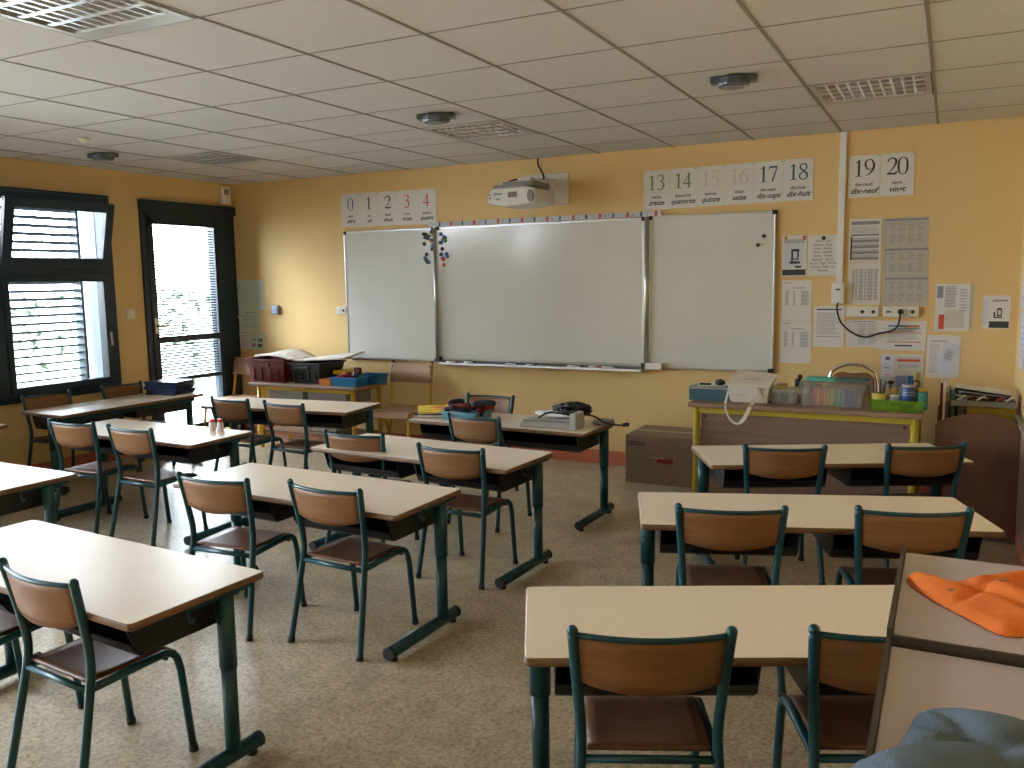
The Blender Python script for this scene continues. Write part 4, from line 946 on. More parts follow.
    m = MB(); m.box(-0.19, 0.19, -0.132, 0.132, 0.127, 0.140, 'clearplastic'); m.box(-0.165, 0.165, -0.11, 0.11, 0.1405, 0.150, 'clearplastic'); m.build('lid', e, 0.004)
    for s in (-1, 1): MB().box(s*0.193-0.007, s*0.193+0.007, -0.03, 0.03, 0.085, 0.137, 'projgrey').build('clip', e, 0.003)
    x = -0.15
    cc = ['black', 'maroon', 'pencil_red', 'orange', 'pencil_red', 'orange', 'mustard', 'pencil_yellow', 'green', 'pencil_teal', 'pencil_teal', 'pencil_blue', 'pencil_blue', 'folderblue', 'folderblue']
    for i, c in enumerate(cc):
        w_ = 0.019; m = MB(); m.box(0, w_-0.002, -0.09, 0.08, 0, rnd.uniform(0.085, 0.108), c)
        tag(m.build('booklet', loc=(-0.612+x, 5.51, DZ+0.005)), 'upright coloured booklet inside the large clear plastic box', 'booklet', 'booklets in the large clear box'); x += 0.020
    m = MB(); m.box(-0.10, 0.07, -0.08, 0.08, 0, 0.012, 'turquoise'); tag(m.build('notebook', loc=(-0.672, 5.50, DZ+0.152), bevel=0.002, rz=0.03), 'turquoise notebook lying on the large clear box', 'notebook')
    m = MB(); m.box(-0.085, 0.085, -0.08, 0.08, 0, 0.010, 'darkgreenink'); tag(m.build('notebook', loc=(-0.502, 5.51, DZ+0.152), bevel=0.002, rz=-0.03), 'dark green notebook beside the turquoise one', 'notebook')
    # green tray with pots
    e = empty('plastic_tray', (-0.252, 5.43, DZ)); tag(e, 'translucent lime green tray at the right end of the teacher desk', 'tray')
    m = MB(); rnd_box(m, 0, 0, 0.29, 0.20, 0, 0.066, 0.94, 'greenplastic', 0.003, 0.009); m.build('tub', e)
    m = MB(); m.lathe([(0.036, 0), (0.041, 0.092), (0.037, 0.092), (0.034, 0.004), (0, 0.004)], 'pencil_yellow', 20); tag(m.build('pencil_pot', loc=(-0.352, 5.42, DZ+0.004)), 'yellow pot full of pencils in the green tray', 'pot')
    for i, (c, a) in enumerate((('black', 0), ('projgrey', 1), ('denim', 2.2), ('maroon', 3), ('greybox', 4), ('black', 5), ('edgewood', 5.6))):
        m = MB(); L_ = rnd.uniform(0.14, 0.18); m.tube([(0, 0, 0), (0, 0, L_*0.92), (0, 0, L_)], [0.0045, 0.0045, 0.001], c, 6)
        o = m.build('pencil', loc=(-0.352+0.018*cos(a), 5.42+0.018*sin(a), DZ+0.009)); o.rotation_euler = (-0.10*sin(a), 0.10*cos(a), 0); tag(o, 'pencil standing in the yellow pot', 'pencil', 'pencils in the yellow pot')
    m = MB(); m.lathe([(0.04, 0), (0.044, 0.085), (0.040, 0.085), (0.036, 0.004), (0, 0.004)], 'tote', 20); m.lathe([(0.0445, 0.02), (0.0458, 0.075)], 'projgrey', 20); tag(m.build('brush_pot', loc=(-0.262, 5.44, DZ+0.004)), 'beige and grey pot of brushes between yellow pot and blue can', 'pot')
    for i, (c, a) in enumerate((('green', 0), ('redink', 1.5), ('black', 2.6), ('mustard', 4), ('green', 5))):
        m = MB(); m.tube([(0, 0, 0), (0, 0, 0.115)], 0.004, c, 6); m.sphere((0, 0, 0.12), 0.011 if c == 'black' else 0.006, 'black' if c == 'black' else c, 8, 5)
        if c == 'black': m.sphere((0, 0, 0.148), 0.018, 'black', 10, 6, (1.1, 0.8, 0.7)); m.tube([(0, 0, 0.11), (0, 0, 0.14)], 0.004, 'black', 6)
        o = m.build('paint_brush', loc=(-0.262+0.02*cos(a), 5.44+0.02*sin(a), DZ+0.009)); o.rotation_euler = (-0.12*sin(a), 0.12*cos(a), 0); tag(o, 'brush standing in the beige and grey pot', 'brush', 'brushes in the pot')
    m = MB(); m.lathe([(0.038, 0), (0.038, 0.128), (0.034, 0.134), (0.034, 0.15), (0.026, 0.152)], 'canblue', 20); m.lathe([(0.0345, 0.135), (0.0348, 0.1505)], 'devlight', 20); m.lathe([(0.0384, 0.090), (0.0384, 0.0915)], 'paper', 20); m.lathe([(0.0384, 0.106), (0.0384, 0.1075)], 'paper', 20)
    tag(m.build('paint_can', loc=(-0.195, 5.40, DZ+0.004)), 'blue can with silver top in the green tray', 'can')
    m = MB(); m.lathe([(0.033, 0), (0.036, 0.01), (0.036, 0.10), (0.03, 0.11)], 'pencil_teal', 20); m.lathe([(0.032, 0.111), (0.032, 0.128), (0.0, 0.13)], 'mustard', 20); tag(m.build('glue_jar', loc=(-0.128, 5.43, DZ+0.004)), 'green jar with mustard lid at the right of the green tray', 'jar')
    m = MB()
    for s in (0, 1): m.tube([(0.018*cos(R(20*i)), 0, 0.135+0.018*sin(R(20*i))+0.0*s) for i in range(18)], 0.004, 'black', 6, closed=True)
    m.tube([(0, 0, 0.118), (0, 0, 0.01)], 0.004, 'devlight', 6); tag(m.build('scissors', loc=(-0.158, 5.475, DZ+0.016)), 'scissors with black ring handle standing behind the blue can', 'scissors')
    m = MB(); m.prism([(-0.02, 0), (0.02, 0), (0.004, 0.05)], 'y', -0.02, 0.02, 'folderblue'); m.box(-0.02, 0.02, -0.02, 0.02, 0.0, 0.004, 'folderblue'); tag(m.build('glue_stick', loc=(-0.132, 5.60, DZ)), 'small dark blue wedge at the right rear corner of the teacher desk', 'wedge')
on_desk()

def teacher_chair():
    x, y = -0.58, 6.10
    e = tag(empty('teacher_chair', (x, y, FL)), 'chair with a chrome arched back behind the teacher desk', 'chair')
    m = MB(); P = [(-0.19, 0.16, 0.0), (-0.185, 0.12, 0.44), (-0.165, 0.0, 0.70)]+[(-0.155*cos(R(a)), -0.03, 0.80+0.105*sin(R(a))) for a in range(20, 170, 15)]+[(0.165, 0.0, 0.70), (0.185, 0.12, 0.44), (0.19, 0.16, 0.0)]
    m.tube(smooth_path([(a, 0.20-b_*0.6, c) for a, b_, c in P], 4), 0.0125, 'chrome', 12); m.build('back_frame', e)
    for s in (-1, 1):
        m = MB(); m.tube(smooth_path([(s*0.185, 0.12, 0.43), (s*0.185, -0.16, 0.45), (s*0.19, -0.20, 0.40), (s*0.195, -0.22, 0)]), 0.0115, 'chrome', 10); m.build('leg', e)
    MB().box(-0.19, 0.19, -0.2, 0.14, 0.452, 0.468, 'beech').build('seat', e, 0.006)
    m = MB(); n = 12; pts = []
    for i in range(n+1): a = pi*i/n; pts.append((0.137*cos(a), 0.79+0.085*sin(a)-0.032*sin(a)**6))
    pts += [(-0.14, 0.66), (0.14, 0.66)]
    m.prism(pts, 'y', 0.195, 0.208, 'plywood'); m.build('backrest', e)
teacher_chair()

# cardboard box
def carton():
    e = empty('cardboard_box', (-1.81, 6.20, FL)); tag(e, 'large brown cardboard carton on the floor left of the teacher desk', 'box')
    hw_, hd = 0.31, 0.235; h = 0.36
    m = MB(); m.box(-hw_, hw_, -hd, hd, 0, h, 'cardboard'); m.build('carton', e, 0.004)
    m = MB(); put_text(m, 'EPSON', FW(-0.222, -hd-0.0008, h-0.075), 'ink', 0.044, 0, 0.0016); [m.box(-0.25+0.03*k, -0.23+0.03*k, -hd+0.03, -hd+0.045, h, h+0.0008, 'ink') for k in (0, 1, 3, 4)]
    m.box(-0.265, -0.258, -hd-0.0012, -hd, 0.045, 0.06, 'ink'); m.build('print', e)
    m = MB(); m.box(-0.062, 0.055, -hd-0.0014, -hd, 0.165, 0.198, 'redcloth'); m.build('hand_hole', e)
    m = MB(); m.box(-0.12, -0.005, -hd-0.0022, -hd-0.0015, 0.196, 0.208, 'tape'); m.box(-hw_, hw_, -0.025, 0.025, h, h+0.0008, 'tape'); m.build('tape', e)
carton()

# curved book cart with shelf behind
def book_cart():
    e = tag(empty('book_cart', (0.17, 5.70, FL)), 'low book unit with a dark brown curved front panel in the right corner', 'book unit')
    def pan(y, h):
        n = 14; w_ = 0.212; pts = [(w_, 0.02), (w_, h-0.06)]+[(w_-2*w_*i/n, h-0.06+0.062*math.sin(pi*(i/n)**0.9)) for i in range(1, n)]+[(-w_, h-0.075), (-w_, 0.02)]
        MB().prism(pts[::-1], 'y', y, y+0.02, 'cartwood').build('end_panel', e, 0.003)
    pan(-0.30, 0.735); pan(0.70, 0.70)
    MB().box(-0.20, 0.20, -0.28, 0.70, 0.10, 0.118, 'cartwood').build('shelf', e)
    MB().box(-0.20, 0.20, -0.28, 0.70, 0.40, 0.418, 'cartwood').build('shelf', e)
    MB().box(-0.012, 0.012, -0.28, 0.70, 0.118, 0.40, 'cartwood').build('divider', e)
    e.location.x = 0.165
book_cart()
def cart_stuff():
    top = FL+0.4185
    for i in range(8):
        m = MB(); c = ['maroon', 'paper', 'edgewood', 'denim', 'green', 'black', 'projgrey', 'greybox'][i]; h = 0.37+rnd.uniform(-.03, .03)+(0.07 if i < 2 else 0)
        m.box(0, 0.013, -0.11, 0.11, 0, h, c); m.box(0.002, 0.011, -0.108, 0.113, h, h+0.002, 'paper')
        tag(m.build('magazine', loc=(-0.032+0.0165*i, 5.92, top)), 'upright magazine at the left of the corner book unit', 'magazine', 'upright magazines in the book unit')
    m = MB(); rnd_box(m, 0, 0, 0.255, 0.30, 0, 0.30, 1.0, 'mustard', 0.004); e = m.build('file_holder', loc=(0.245, 5.92, top)); tag(e, 'mustard yellow file box under the grey tray in the corner', 'box')
    e = empty('letter_tray', (0.19, 5.90, top+0.305)); tag(e, 'grey letter tray heaped with papers above the yellow file box', 'tray')
    m = MB(); rnd_box(m, 0.01, 0, 0.345, 0.26, 0, 0.034, 1.0, 'greybox', 0.004); m.build('tray_body', e)
    for i in range(9):
        m = MB(); h = 0.003; c = ['paper', 'black', 'paper', 'black', 'paper', 'denim', 'paper', 'black', 'paper'][i]
        for k in (0,): m.box(-0.15, 0.15, -0.11, 0.10, 0, h, c)
        o = m.build('paper_sheet', loc=(0.20+rnd.uniform(-.008, .008), 5.90+rnd.uniform(-.01, .01), top+0.312+i*0.0105), rz=rnd.uniform(-.08, .08)); o.rotation_euler[1] = 0.03+0.011*i
        tag(o, 'sheet in the heap on the grey letter tray', 'paper', 'papers on the letter tray')
    for i in range(6):
        m = MB(); m.tube(smooth_path([(-0.12+0.05*i, -0.132, 0.04), (-0.10+0.05*i, -0.138, 0.055), (-0.08+0.05*i, -0.13, 0.065), (-0.075+0.05*i, -0.12, 0.05)]), 0.006, ['paper', 'maroon', 'paper', 'black', 'pencil_red', 'paper'][i], 6)
        tag(m.build('crumpled_paper', loc=(0.185, 5.905, top+0.303)), 'crumpled scrap at the front of the letter tray', 'paper', 'scraps on the letter tray')
cart_stuff()

# ------------------------------------------------------------------ low table at the left with crates
def low_table():
    x0, x1, y0, y1, z = -5.775, -4.545, 5.86, 6.36, 0.590
    cx, cy = (x0+x1)/2, (y0+y1)/2
    e = tag(empty('low_table', (cx, cy, FL)), 'low table with yellow legs under the maroon and black crates', 'table'); o = T(-cx, -cy, -FL)
    MB().box(x0, x1, y0, y1, z-0.026, z, 'deskwood', o).build('tabletop', e, 0.006)
    for x in (x0+0.09, x1-0.06):
        for y in (y0+0.06, y1-0.06): m = MB(); m.tube([o @ Vector((x, y, FL)), o @ Vector((x, y, z-0.027))], 0.02, 'yellowmetal', 14); m.build('leg', e)
    for y in (y0+0.05, y1-0.07): MB().box(x0+0.1, x1-0.08, y, y+0.02, z-0.062, z-0.027, 'yellowmetal', o).build('rail', e)
    for a, b_ in ((x0+0.18, x0+0.58), (x0+0.64, x1-0.16)):
        m = MB(); rnd_box(m, (a+b_)/2, cy+0.02, b_-a, 0.36, z-0.17, z-0.064, 1.0, 'greybox', 0.005, M=o); m.build('drawer', e)
        for i in range(8): pass
    MB().box(x0+0.1, x1-0.08, y0+0.06, y1-0.06, 0.13, 0.148, 'deskwood', o).build('lower_shelf', e)
low_table()
def crates():
    z = 0.591
    for (x, y, w_, d, h, c, lab, nm) in ((-5.60, 6.08, 0.46, 0.34, 0.215, 'maroon', 'maroon plastic crate with papers heaped on top, left on the low table', 'm'), (-5.165, 6.12, 0.36, 0.36, 0.190, 'blackrubber', 'black plastic crate right of the maroon one on the low table', 'b')):
        e = empty('storage_crate', (x, y, z)); tag(e, lab, 'crate')
        m = MB(); rnd_box(m, 0, 0, w_-0.03, d-0.03, 0, h*0.66, 0.90, c, 0.004)
        for s in (-0.8, -0.3, 0.3, 0.8):
            m.box(s*w_*0.4-0.004, s*w_*0.4+0.004, -d/2+0.010, -d/2+0.03, 0.02, h*0.62, c)
        m.build('crate_body', e, 0.003)
        m = MB(); rnd_box(m, 0, 0, w_, d, h*0.66, h, 0.955, c, 0.006, 0.012); m.build('rim', e, 0.002)
        m = MB(); m.box(-0.06, 0.06, -d/2-0.012, -d/2+0.004, h*0.70, h*0.86, c); m.build('grip', e, 0.004)
    # sheaves of paper lying on the crates
    def sheaf(name, x0, x1, y0, y1, f, lab, c='tote', th=0.014):
        nx = 10; vs = []; fs = []; m = MB()
        for lay in (0, 1):
            for i in range(nx+1):
                for j in range(5): u = i/nx; v = j/4; vs.append((x0+(x1-x0)*u, y0+(y1-y0)*v, f(u, v)-lay*th))
        K = (nx+1)*5
        for i in range(nx):
            for j in range(4): a = i*5+j; fs += [(a, a+5, a+6, a+1), (K+a, K+a+1, K+a+6, K+a+5)]
            a = i*5; fs += [(a, K+a, K+a+5, a+5)]; a += 4; fs += [(a, a+5, K+a+5, K+a)]
        for j in range(4): fs += [(j, j+1, K+j+1, K+j)]; a = nx*5+j; fs += [(a, K+a, K+a+1, a+1)]
        m.add(vs, fs, c, True)
        cx, cy = (x0+x1)/2, (y0+y1)/2
        for k in range(7):
            u = 0.15+0.1*k; v = rnd.uniform(.1, .6); a = x0+(x1-x0)*u; b_ = y0+(y1-y0)*v; zz = f(u, v)+0.001; zz2 = f(u+0.05, v)+0.001
            m.quad((a, b_, zz), (a+(x1-x0)*0.05, b_, zz2), (a+(x1-x0)*0.05, b_+0.02, zz2), (a, b_+0.02, zz), 'redink' if k % 2 else 'orange')
        tag(m.build(name), lab, 'papers')
    sheaf('paper_sheaf', -5.82, -5.25, 6.02, 6.36, lambda u, v: 0.830+0.055*math.sin(pi*min(1, u*1.25))*(0.4+0.6*v)-0.035*u, 'sheaf of big paper sheets lying over the maroon crate')
    sheaf('paper_sheaf', -5.24, -4.78, 6.05, 6.34, lambda u, v: 0.802+0.055*u*(0.5+0.5*v)+0.012*v, 'flat sheaf of big paper sheets sticking out over the black crate')
    # blue basket and the things in it
    e = empty('plastic_basket', (-4.66, 6.02, z), 0.03); tag(e, 'bright blue plastic basket on the right end of the low table', 'basket')
    m = MB(); rnd_box(m, -0.05, 0, 0.27, 0.19, 0, 0.078, 0.92, 'bluebox', 0.004, 0.010); m.build('basket_body', e)
    e = empty('plastic_basket', (-4.62, 6.235, z), 0.05); tag(e, 'second blue basket tucked behind the first on the low table', 'basket')
    m = MB(); rnd_box(m, 0, 0, 0.22, 0.17, 0, 0.085, 0.92, 'bluebox', 0.004, 0.008); m.build('basket_body', e)
    m = MB(); rnd_box(m, 0, 0, 0.13, 0.13, 0, 0.055, 0.9, 'orange', 0.003); tag(m.build('plastic_tub', loc=(-4.915, 5.985, z)), 'small orange plastic tub left of the blue basket', 'tub')
    m = MB(); m.box(-0.12, 0.11, -0.07, 0.07, 0, 0.035, 'folderyellow'); tag(m.build('card_game', loc=(-4.87, 6.20, z+0.078), bevel=0.004), 'flat yellow box behind the orange tub', 'box')
    m = MB(); m.box(-0.10, 0.10, -0.06, 0.06, 0, 0.076, 'denim'); tag(m.build('dark_box', loc=(-4.87, 6.20, z)), 'dark box under the flat yellow box', 'box')
    for i in range(6):
        m = MB(); m.sphere((0, 0, 0), 0.036, 'redcloth' if i < 4 else 'denim', 10, 6, (1.1, 0.8, 0.7)); o = m.build('cloth_pouch', loc=(-4.80+0.035*i, 6.02+rnd.uniform(-.03, .03), z+0.072+0.012*(i % 3)))
        tag(o, 'dark red or navy pouch heaped in the blue basket', 'pouch', 'pouches in the blue basket')
    m = MB(); m.box(-0.03, 0.03, -0.02, 0.02, 0, 0.06, 'maroon'); tag(m.build('dice_box', loc=(-4.66, 6.07, z+0.095), bevel=0.003), 'small dark red cube rising above the blue basket', 'box')
    e = empty('storage_box', (-5.02, 6.10, FL)); tag(e, 'clear plastic box on the floor under the low table', 'storage box')
    e.location.z = 0.149
    m = MB(); rnd_box(m, 0, 0, 0.36, 0.26, 0, 0.17, 0.9, 'clearplastic', 0.004, 0.01); m.build('tub', e)
    m = MB(); m.box(-0.14, 0.14, -0.09, 0.09, 0, 0.10, 'paperblue'); tag(m.build('paper_stack', loc=(-5.02, 6.10, 0.155)), 'stack of pale paper inside the clear box under the low table', 'papers')
crates()

def yellow_chair(x, y, rz, lab, s=1.0):
    e = tag(empty('yellow_chair', (x, y, FL), rz), lab, 'chair')     # local +y = front
    for s_ in (-1, 1):
        m = MB(); m.tube(smooth_path([(s_*0.20, -0.10, 0.02), (s_*0.20, -0.17, 0.40), (s_*0.20, -0.20, 0.55), (s_*0.20, -0.235, 0.79)]), 0.0135, 'yellowmetal', 12)
        m.build('back_post', e)
        m = MB(); m.tube(smooth_path([(s_*0.185, -0.15, 0.388), (s_*0.185, 0.02, 0.386), (s_*0.185, 0.14, 0.392), (s_*0.187, 0.172, 0.365), (s_*0.19, 0.19, 0.30), (s_*0.20, 0.235, 0.0)], 5), 0.0135, 'yellowmetal', 12); m.build('leg', e)
        m = MB(); m.tube([(s_*0.185, 0.05, 0.385), (s_*0.20, -0.25, 0.0)], 0.0125, 'yellowmetal', 12); m.build('leg', e)
        MB().sphere((s_*0.2, -0.236, 0.795), 0.016, 'black', 10, 6).build('post_cap', e)
    m = MB(); n = 12; vs = []
    for lay in (0, 1):
        for i in range(n+1):
            u = i/n; z = 0.412-0.012*sin(pi*u)-(0.05*((u-0.85)/0.15)**2 if u > 0.85 else 0)
            for xx in (-0.20, 0.20): vs.append((xx, -0.19+0.42*u, z-lay*0.010))
    fs = []; K = 2*(n+1)
    for i in range(n): a = 2*i; fs += [(a, a+1, a+3, a+2), (K+a, K+a+2, K+a+3, K+a+1), (a, a+2, K+a+2, K+a), (a+1, K+a+1, K+a+3, a+3)]
    fs += [(0, K, K+1, 1), (2*n, 2*n+1, K+2*n+1, K+2*n)]
    m.add(vs, fs, 'beech', False); m.build('seat', e)
    m = MB(); vs = []; n = 10
    for lay in (0, 1):
        for i in range(n+1):
            u = i/n*2-1
            for (zz, yy) in ((0.615, -0.196), (0.785, -0.220)): vs.append((u*0.215, yy-0.0-0.015*(1-u*u)+lay*0.010, zz))
    K = 2*(n+1); fs = []
    for i in range(n): a = 2*i; fs += [(a, a+1, a+3, a+2), (K+a, K+a+2, K+a+3, K+a+1), (a, a+2, K+a+2, K+a), (a+1, K+a+1, K+a+3, a+3)]
    fs += [(0, K, K+1, 1), (2*n, 2*n+1, K+2*n+1, K+2*n)]
    m.add(vs, fs, 'beech', True); bo = m.build('backrest', e)
    for sx in (-1, 1):
        for zz, yy in ((0.64, -0.186), (0.76, -0.205)): MB().sphere((sx*0.195, yy, zz), 0.008, 'black', 8, 5).build('rivet', bo)
yellow_chair(-4.28, 6.165, pi+0.06, 'wooden chair with yellow legs under the left whiteboard panel')
yellow_chair(-6.235, 6.14, pi-0.05, 'wooden chair with yellow legs in the corner by the glazed door')

# ------------------------------------------------------------------ things on the pupils' desks
def desk_stuff():
    z = 0.5775
    for i in range(8):   # blue folders on the window desk
        m = MB(); th = 0.013; m.box(-0.16, 0.16, -0.12, 0.12, 0, th, 'folderblue')
        o = m.build('blue_folder', loc=(-5.945+rnd.uniform(-.015, .02), 5.11+rnd.uniform(-.02, .02), z+i*(th+0.0006)), rz=rnd.uniform(-.12, .12)+0.15, bevel=0.002)
        tag(o, 'dark blue folder in the stack at the door end of the window desk', 'folder', 'stack of blue folders')
    for x, y, l in ((-4.135, 3.875, 'left'), (-4.088, 3.895, 'right')):
        e = empty('glue_bottle', (x, y, z)); tag(e, '%s one of the two white glue bottles with red caps' % l, 'bottle')
        m = MB(); m.lathe([(0.019, 0), (0.022, 0.005), (0.022, 0.048), (0.016, 0.058)], 'gluewhite', 18); m.build('body', e)
        m = MB(); m.lathe([(0.017, 0.0585), (0.017, 0.074), (0.012, 0.078)], 'capred', 18); m.build('cap', e)
    # front desk: folders and papers
    for i, (c, dx, dy, a, w_, d) in enumerate((('greybox', 0, 0, 0.35, 0.17, 0.12), ('paper', 0.01, 0.0, 0.42, 0.15, 0.115), ('denim', -0.01, 0.01, 0.38, 0.16, 0.11), ('paper', 0.0, 0.01, 0.5, 0.15, 0.115), ('folderyellow', 0.02, 0.05, 0.60, 0.20, 0.155))):
        m = MB(); m.box(-w_, w_, -d, d, 0, 0.009, c); tag(m.build('folder', loc=(-3.10+dx, 4.95+dy, z+0.0095*i), rz=a), 'yellow folder topping the heap on the front desk' if i == 4 else ['grey folder at the bottom of the heap on the front desk', 'white papers second from the bottom of the heap', 'dark blue folder in the middle of the heap', 'white papers just under the yellow folder'][i], 'folder')
    m = MB(); m.box(-0.15, 0.15, -0.05, 0.06, 0, 0.006, 'orange'); tag(m.build('orange_sleeve', loc=(-3.03, 4.93, z+0.0485), rz=-0.45), 'orange card sleeve lying over the yellow folder', 'folder')
    e = empty('pencil_tray', (-2.86, 4.90, z), -0.05); tag(e, 'pale blue tray holding pencil cases on the front desk', 'tray')
    m = MB(); rnd_box(m, 0, 0, 0.27, 0.22, 0, 0.06, 0.92, 'tray_blue', 0.004, 0.008); m.build('tray_body', e)
    for i, (c, x, y, a, l) in enumerate((('maroon', -0.06, 0.04, 0.5, .17), ('denim', 0.03, -0.03, -0.3, .18), ('redcloth', 0.05, 0.06, 1.2, .16), ('denim', -0.07, -0.05, 0.1, .17), ('maroon', 0.08, 0.0, 1.7, .18), ('denim', 0.0, 0.02, -0.8, .15), ('redcloth', 0.09, 0.03, -1.0, .15), ('maroon', -0.02, -0.07, 0.2, .16), ('denim', -0.10, 0.02, 1.4, .13), ('redcloth', 0.02, 0.0, 2.2, .15), ('denim', 0.10, -0.05, 0.7, .15))):
        m = MB(); m.tube(smooth_path([(-l/2, 0, 0), (-l/4, 0.01, 0.012), (l/4, -0.01, 0.014), (l/2, 0, 0)]), [0.008]+[0.018]*17+[0.008], c, 10)
        tag(m.build('pencil_case', loc=(-2.83+x*1.25, 4.90+y, z+0.045+0.013*(i//2)), rz=a), 'soft pencil case heaped in the blue tray', 'pencil case', 'pencil cases in the tray')
    # paper trimmer / laminator with cable heap
    e = empty('laminator', (-2.19, 4.86, z), 0.02); tag(e, 'light grey office machine with a raised end cheek on the front desk', 'machine')
    m = MB(); m.prism([(-0.11, 0), (0.14, 0), (0.14, 0.028), (0.05, 0.040), (-0.09, 0.034), (-0.11, 0.022)], 'x', -0.20, 0.142, 'devlight'); m.build('machine_body', e, 0.004)
    m = MB(); m.box(0.142, 0.185, -0.125, 0.02, 0, 0.105, 'devlight'); m.build('end_cheek', e, 0.006)
    m = MB(); m.box(-0.19, 0.12, -0.075, -0.06, 0.036, 0.044, 'projgrey'); m.build('feed_slot', e)
    e = empty('paper_tray_lid', (-2.22, 5.02, z+0.045)); tag(e, 'white rounded lid behind the grey office machine', 'lid')
    m = MB(); m.lathe([(0.13, 0), (0.14, 0.006), (0.135, 0.016), (0.10, 0.02)], 'white_plastic', 28, M=Matrix.Diagonal((1.35, 0.8, 1, 1))); m.build('disc', e)
    e.location.z = z+0.046
    m = MB(); m.box(-0.10, 0.10, -0.05, 0.05, 0, 0.045, 'devlight'); tag(m.build('adapter_box', loc=(-2.22, 5.06, z)), 'grey box under the white lid on the front desk', 'box')
    m = MB(); pts = []
    for k in range(260):
        a = k*0.42; rr = 0.058+0.034*math.sin(k*1.7); pts.append((rr*1.35*cos(a)+0.01*sin(k), rr*0.8*sin(a), 0.010+0.060*abs(math.sin(k*0.37))*(1-0.3*abs(cos(a)))))
    m.tube(smooth_path(pts, 3), 0.0085, 'black', 6); m.sphere((0, 0, 0.022), 0.07, 'black', 14, 8, (1.35, 0.85, 0.55))
    m.tube(smooth_path([(-0.12, 0, 0.01), (-0.16, -0.05, 0.006), (-0.20, -0.08, -0.022), (-0.24, -0.10, -0.05), (-0.27, -0.09, -0.06)]), 0.006, 'black', 6)
    m.tube(smooth_path([(0.10, -0.02, 0.01), (0.16, -0.02, 0.0), (0.22, -0.01, -0.035), (0.28, 0.02, -0.052), (0.34, 0.03, -0.052)]), 0.006, 'black', 6); m.tube([(0.33, 0.03, -0.052), (0.37, 0.035, -0.045)], 0.013, 'black', 8)
    tag(m.build('cable_heap', loc=(-2.125, 4.97, z+0.062)), 'coiled heap of black cables on the grey office machine', 'cable')
    m = MB(); m.box(-0.05, 0.06, -0.05, 0.05, 0, 0.03, 'projgrey'); tag(m.build('power_adapter', loc=(-1.965+0.02, 5.045, z), bevel=0.006), 'dark grey power adapter at the right end of the front desk', 'adapter')
desk_stuff()

# ------------------------------------------------------------------ foreground cabinet and cloths
def cabinets():
    for (y0, y1, top, lab) in ((1.425, 1.885, 0.935, 'low grey topped cabinet in the right foreground, under the orange cloth'), (0.55, 1.418, 0.922, 'low grey topped cabinet nearest the viewer, under the blue grey cloth')):
        x0, x1 = -0.068, XR-0.003; cx, cy = (x0+x1)/2, (y0+y1)/2
        e = tag(empty('cabinet', (cx, cy, FL)), lab, 'cabinet'); o = T(-cx, -cy, -FL)
        MB().box(x0+0.008, x1, y0+0.006, y1-0.002, top-0.02, top, 'cabtop', o).build('top', e, 0.0015)
        m = MB(); m.box(x0, x0+0.0075, y0+0.0002, y1, FL+0.05, top+0.012 if top > .92 else top+0.001, 'cabedge', o); m.build('side_panel', e)
        m = MB(); m.box(x0+0.008, x1, y0, y0+0.0058, top-0.028, top+0.001, 'cabedge', o); m.build('front_edge', e)
        MB().box(x0+0.008, x1, y1-0.016, y1-0.002, FL+0.05, top-0.021, 'cabtop', o).build('back_panel', e)
        MB().box(x0+0.008, x1, y0+0.006, y0+0.022, FL+0.05, top-0.029, 'cabtop', o).build('front_panel', e)
        MB().box(x0+0.03, x1, y0+0.03, y1-0.03, FL, FL+0.049, 'cabedge', o).build('plinth', e)
cabinets()
def hashn(x, y):
    return (math.sin(x*12.9+y*7.1)+math.sin(x*5.3-y*11.7+1.3)+math.sin(x*21.1+y*3.7+2.1)*0.5+math.sin(-x*8.2+y*24.3)*0.5)/3
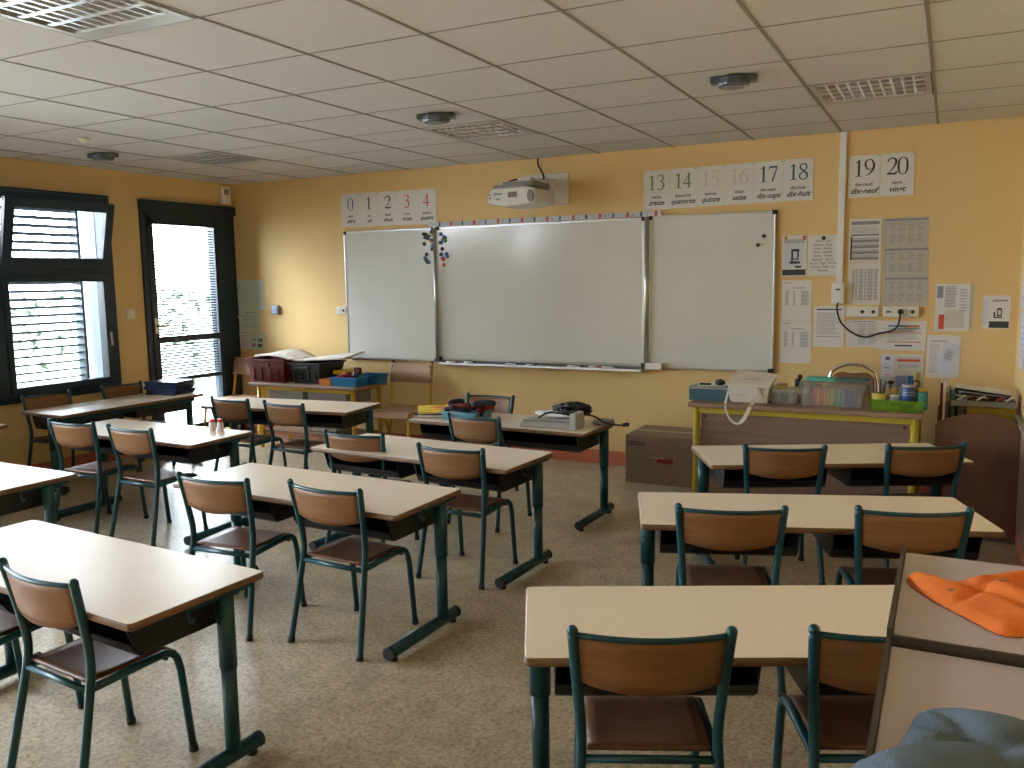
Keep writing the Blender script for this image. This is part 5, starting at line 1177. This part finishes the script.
def cloth(name, outline, z0, hfun, m_, lab, stains=(), step=0.006):
    from mathutils.geometry import intersect_point_line
    P = [Vector((a, b_)) for a, b_ in [(p.x, p.y) for p in smooth_path([(a, b_, 0) for a, b_ in outline+[outline[0]]], 8)[:-1]]]
    def inside(x, y):
        c = False; n = len(P)
        for i in range(n):
            a, b_ = P[i], P[(i+1) % n]
            if (a.y > y) != (b_.y > y) and x < (b_.x-a.x)*(y-a.y)/(b_.y-a.y)+a.x: c = not c
        return c
    def edge(x, y):
        d = 9; n = len(P); q = Vector((x, y)); best = None
        for i in range(n):
            a, b_ = P[i], P[(i+1) % n]; ab = b_-a; t = max(0, min(1, (q-a).dot(ab)/max(ab.length_squared, 1e-9))); pt = a+ab*t; dd = (q-pt).length
            if dd < d: d = dd; best = pt
        return d, best
    xs_ = [p.x for p in P]; ys_ = [p.y for p in P]; nx = int((max(xs_)-min(xs_))/step)+2; ny = int((max(ys_)-min(ys_))/step)+2
    idx = {}; vs = []; x0 = min(xs_)-step/2; y0 = min(ys_)-step/2; W_ = {}
    for i in range(nx+1):
        for j in range(ny+1):
            x = x0+i*step; y = y0+j*step; ins = inside(x, y); d, pt = edge(x, y)
            if not ins:
                if d > step*1.2: continue
                x, y = pt.x, pt.y; d = 0
            idx[(i, j)] = len(vs); k = min(1, d/0.028); h = math.sqrt(max(0, 1-(1-k)**2))
            vs.append((x, y, z0+0.0012+h*(0.010+hfun(x, y)*min(1, d/0.05+0.2))))
            W_[(i, j)] = (x, y)
    fs = []; sf = []
    for (i, j), a in idx.items():
        if (i+1, j) in idx and (i, j+1) in idx and (i+1, j+1) in idx:
            f = (a, idx[(i+1, j)], idx[(i+1, j+1)], idx[(i, j+1)])
            x, y = W_[(i, j)]; st = any(((x-sx)/rx)**2+((y-sy)/ry)**2 < 1+0.6*hashn(x*9, y*9) for sx, sy, rx, ry in stains)
            (sf if st else fs).append(f)
    m = MB(); n = len(vs); allv = vs+[(x, y, z0+0.0006) for x, y, z in vs]
    m.add(allv, fs, m_, True); m.add(allv, [tuple(n+i for i in f[::-1]) for f in fs+sf], m_, True)
    if sf: m.add(allv, sf, 'cloth_stain', True)
    o = m.build(name); tag(o, lab, 'cloth')
    for p in o.data.polygons: p.use_smooth = True
    return o
cloth('orange_cloth', [(-0.052, 1.700), (-0.040, 1.735), (0.000, 1.725), (0.035, 1.705), (0.070, 1.76), (0.13, 1.81), (0.22, 1.82), (0.32, 1.78), (0.345, 1.66), (0.30, 1.58), (0.22, 1.545), (0.13, 1.505), (0.095, 1.495), (0.060, 1.53), (0.030, 1.565), (-0.005, 1.61), (-0.035, 1.655)], 0.9355,
      lambda x, y: 0.016+0.006*math.sin(22*x+30*y)+0.006*hashn(x*3, y*3)-0.010*math.exp(-((x*0.8+y-1.70)/0.018)**2)-0.008*math.exp(-((x-y*0.6+0.92)/0.012)**2), 'cloth_orange', 'crumpled orange cloth with dark stains on the far grey cabinet', stains=((0.068, 1.695, 0.011, 0.008), (0.098, 1.668, 0.014, 0.012), (0.020, 1.625, 0.006, 0.006), (0.118, 1.690, 0.008, 0.007)), step=0.004)
cloth('blue_grey_cloth', [(-0.018, 1.185), (0.0, 1.212), (0.03, 1.218), (0.07, 1.205), (0.12, 1.190), (0.18, 1.165), (0.26, 1.12), (0.33, 1.03), (0.34, 0.90), (0.28, 0.78), (0.16, 0.72), (0.05, 0.74), (-0.02, 0.82), (-0.05, 0.92), (-0.078, 0.99), (-0.082, 1.02), (-0.072, 1.045), (-0.055, 1.055), (-0.040, 1.075), (-0.030, 1.12)], 0.9235,
      lambda x, y: 0.020+0.012*math.sin(16*x-12*y+1)+0.008*hashn(x*2.4, y*2.4+3)-0.014*math.exp(-((x*0.55+y-1.135)/0.020)**2)-0.012*math.exp(-((x*-0.5+y-1.07)/0.014)**2)-0.010*math.exp(-((x+0.6*y-0.72)/0.014)**2), 'cloth_blue', 'crumpled blue grey cloth on the near grey cabinet in the corner', step=0.005)
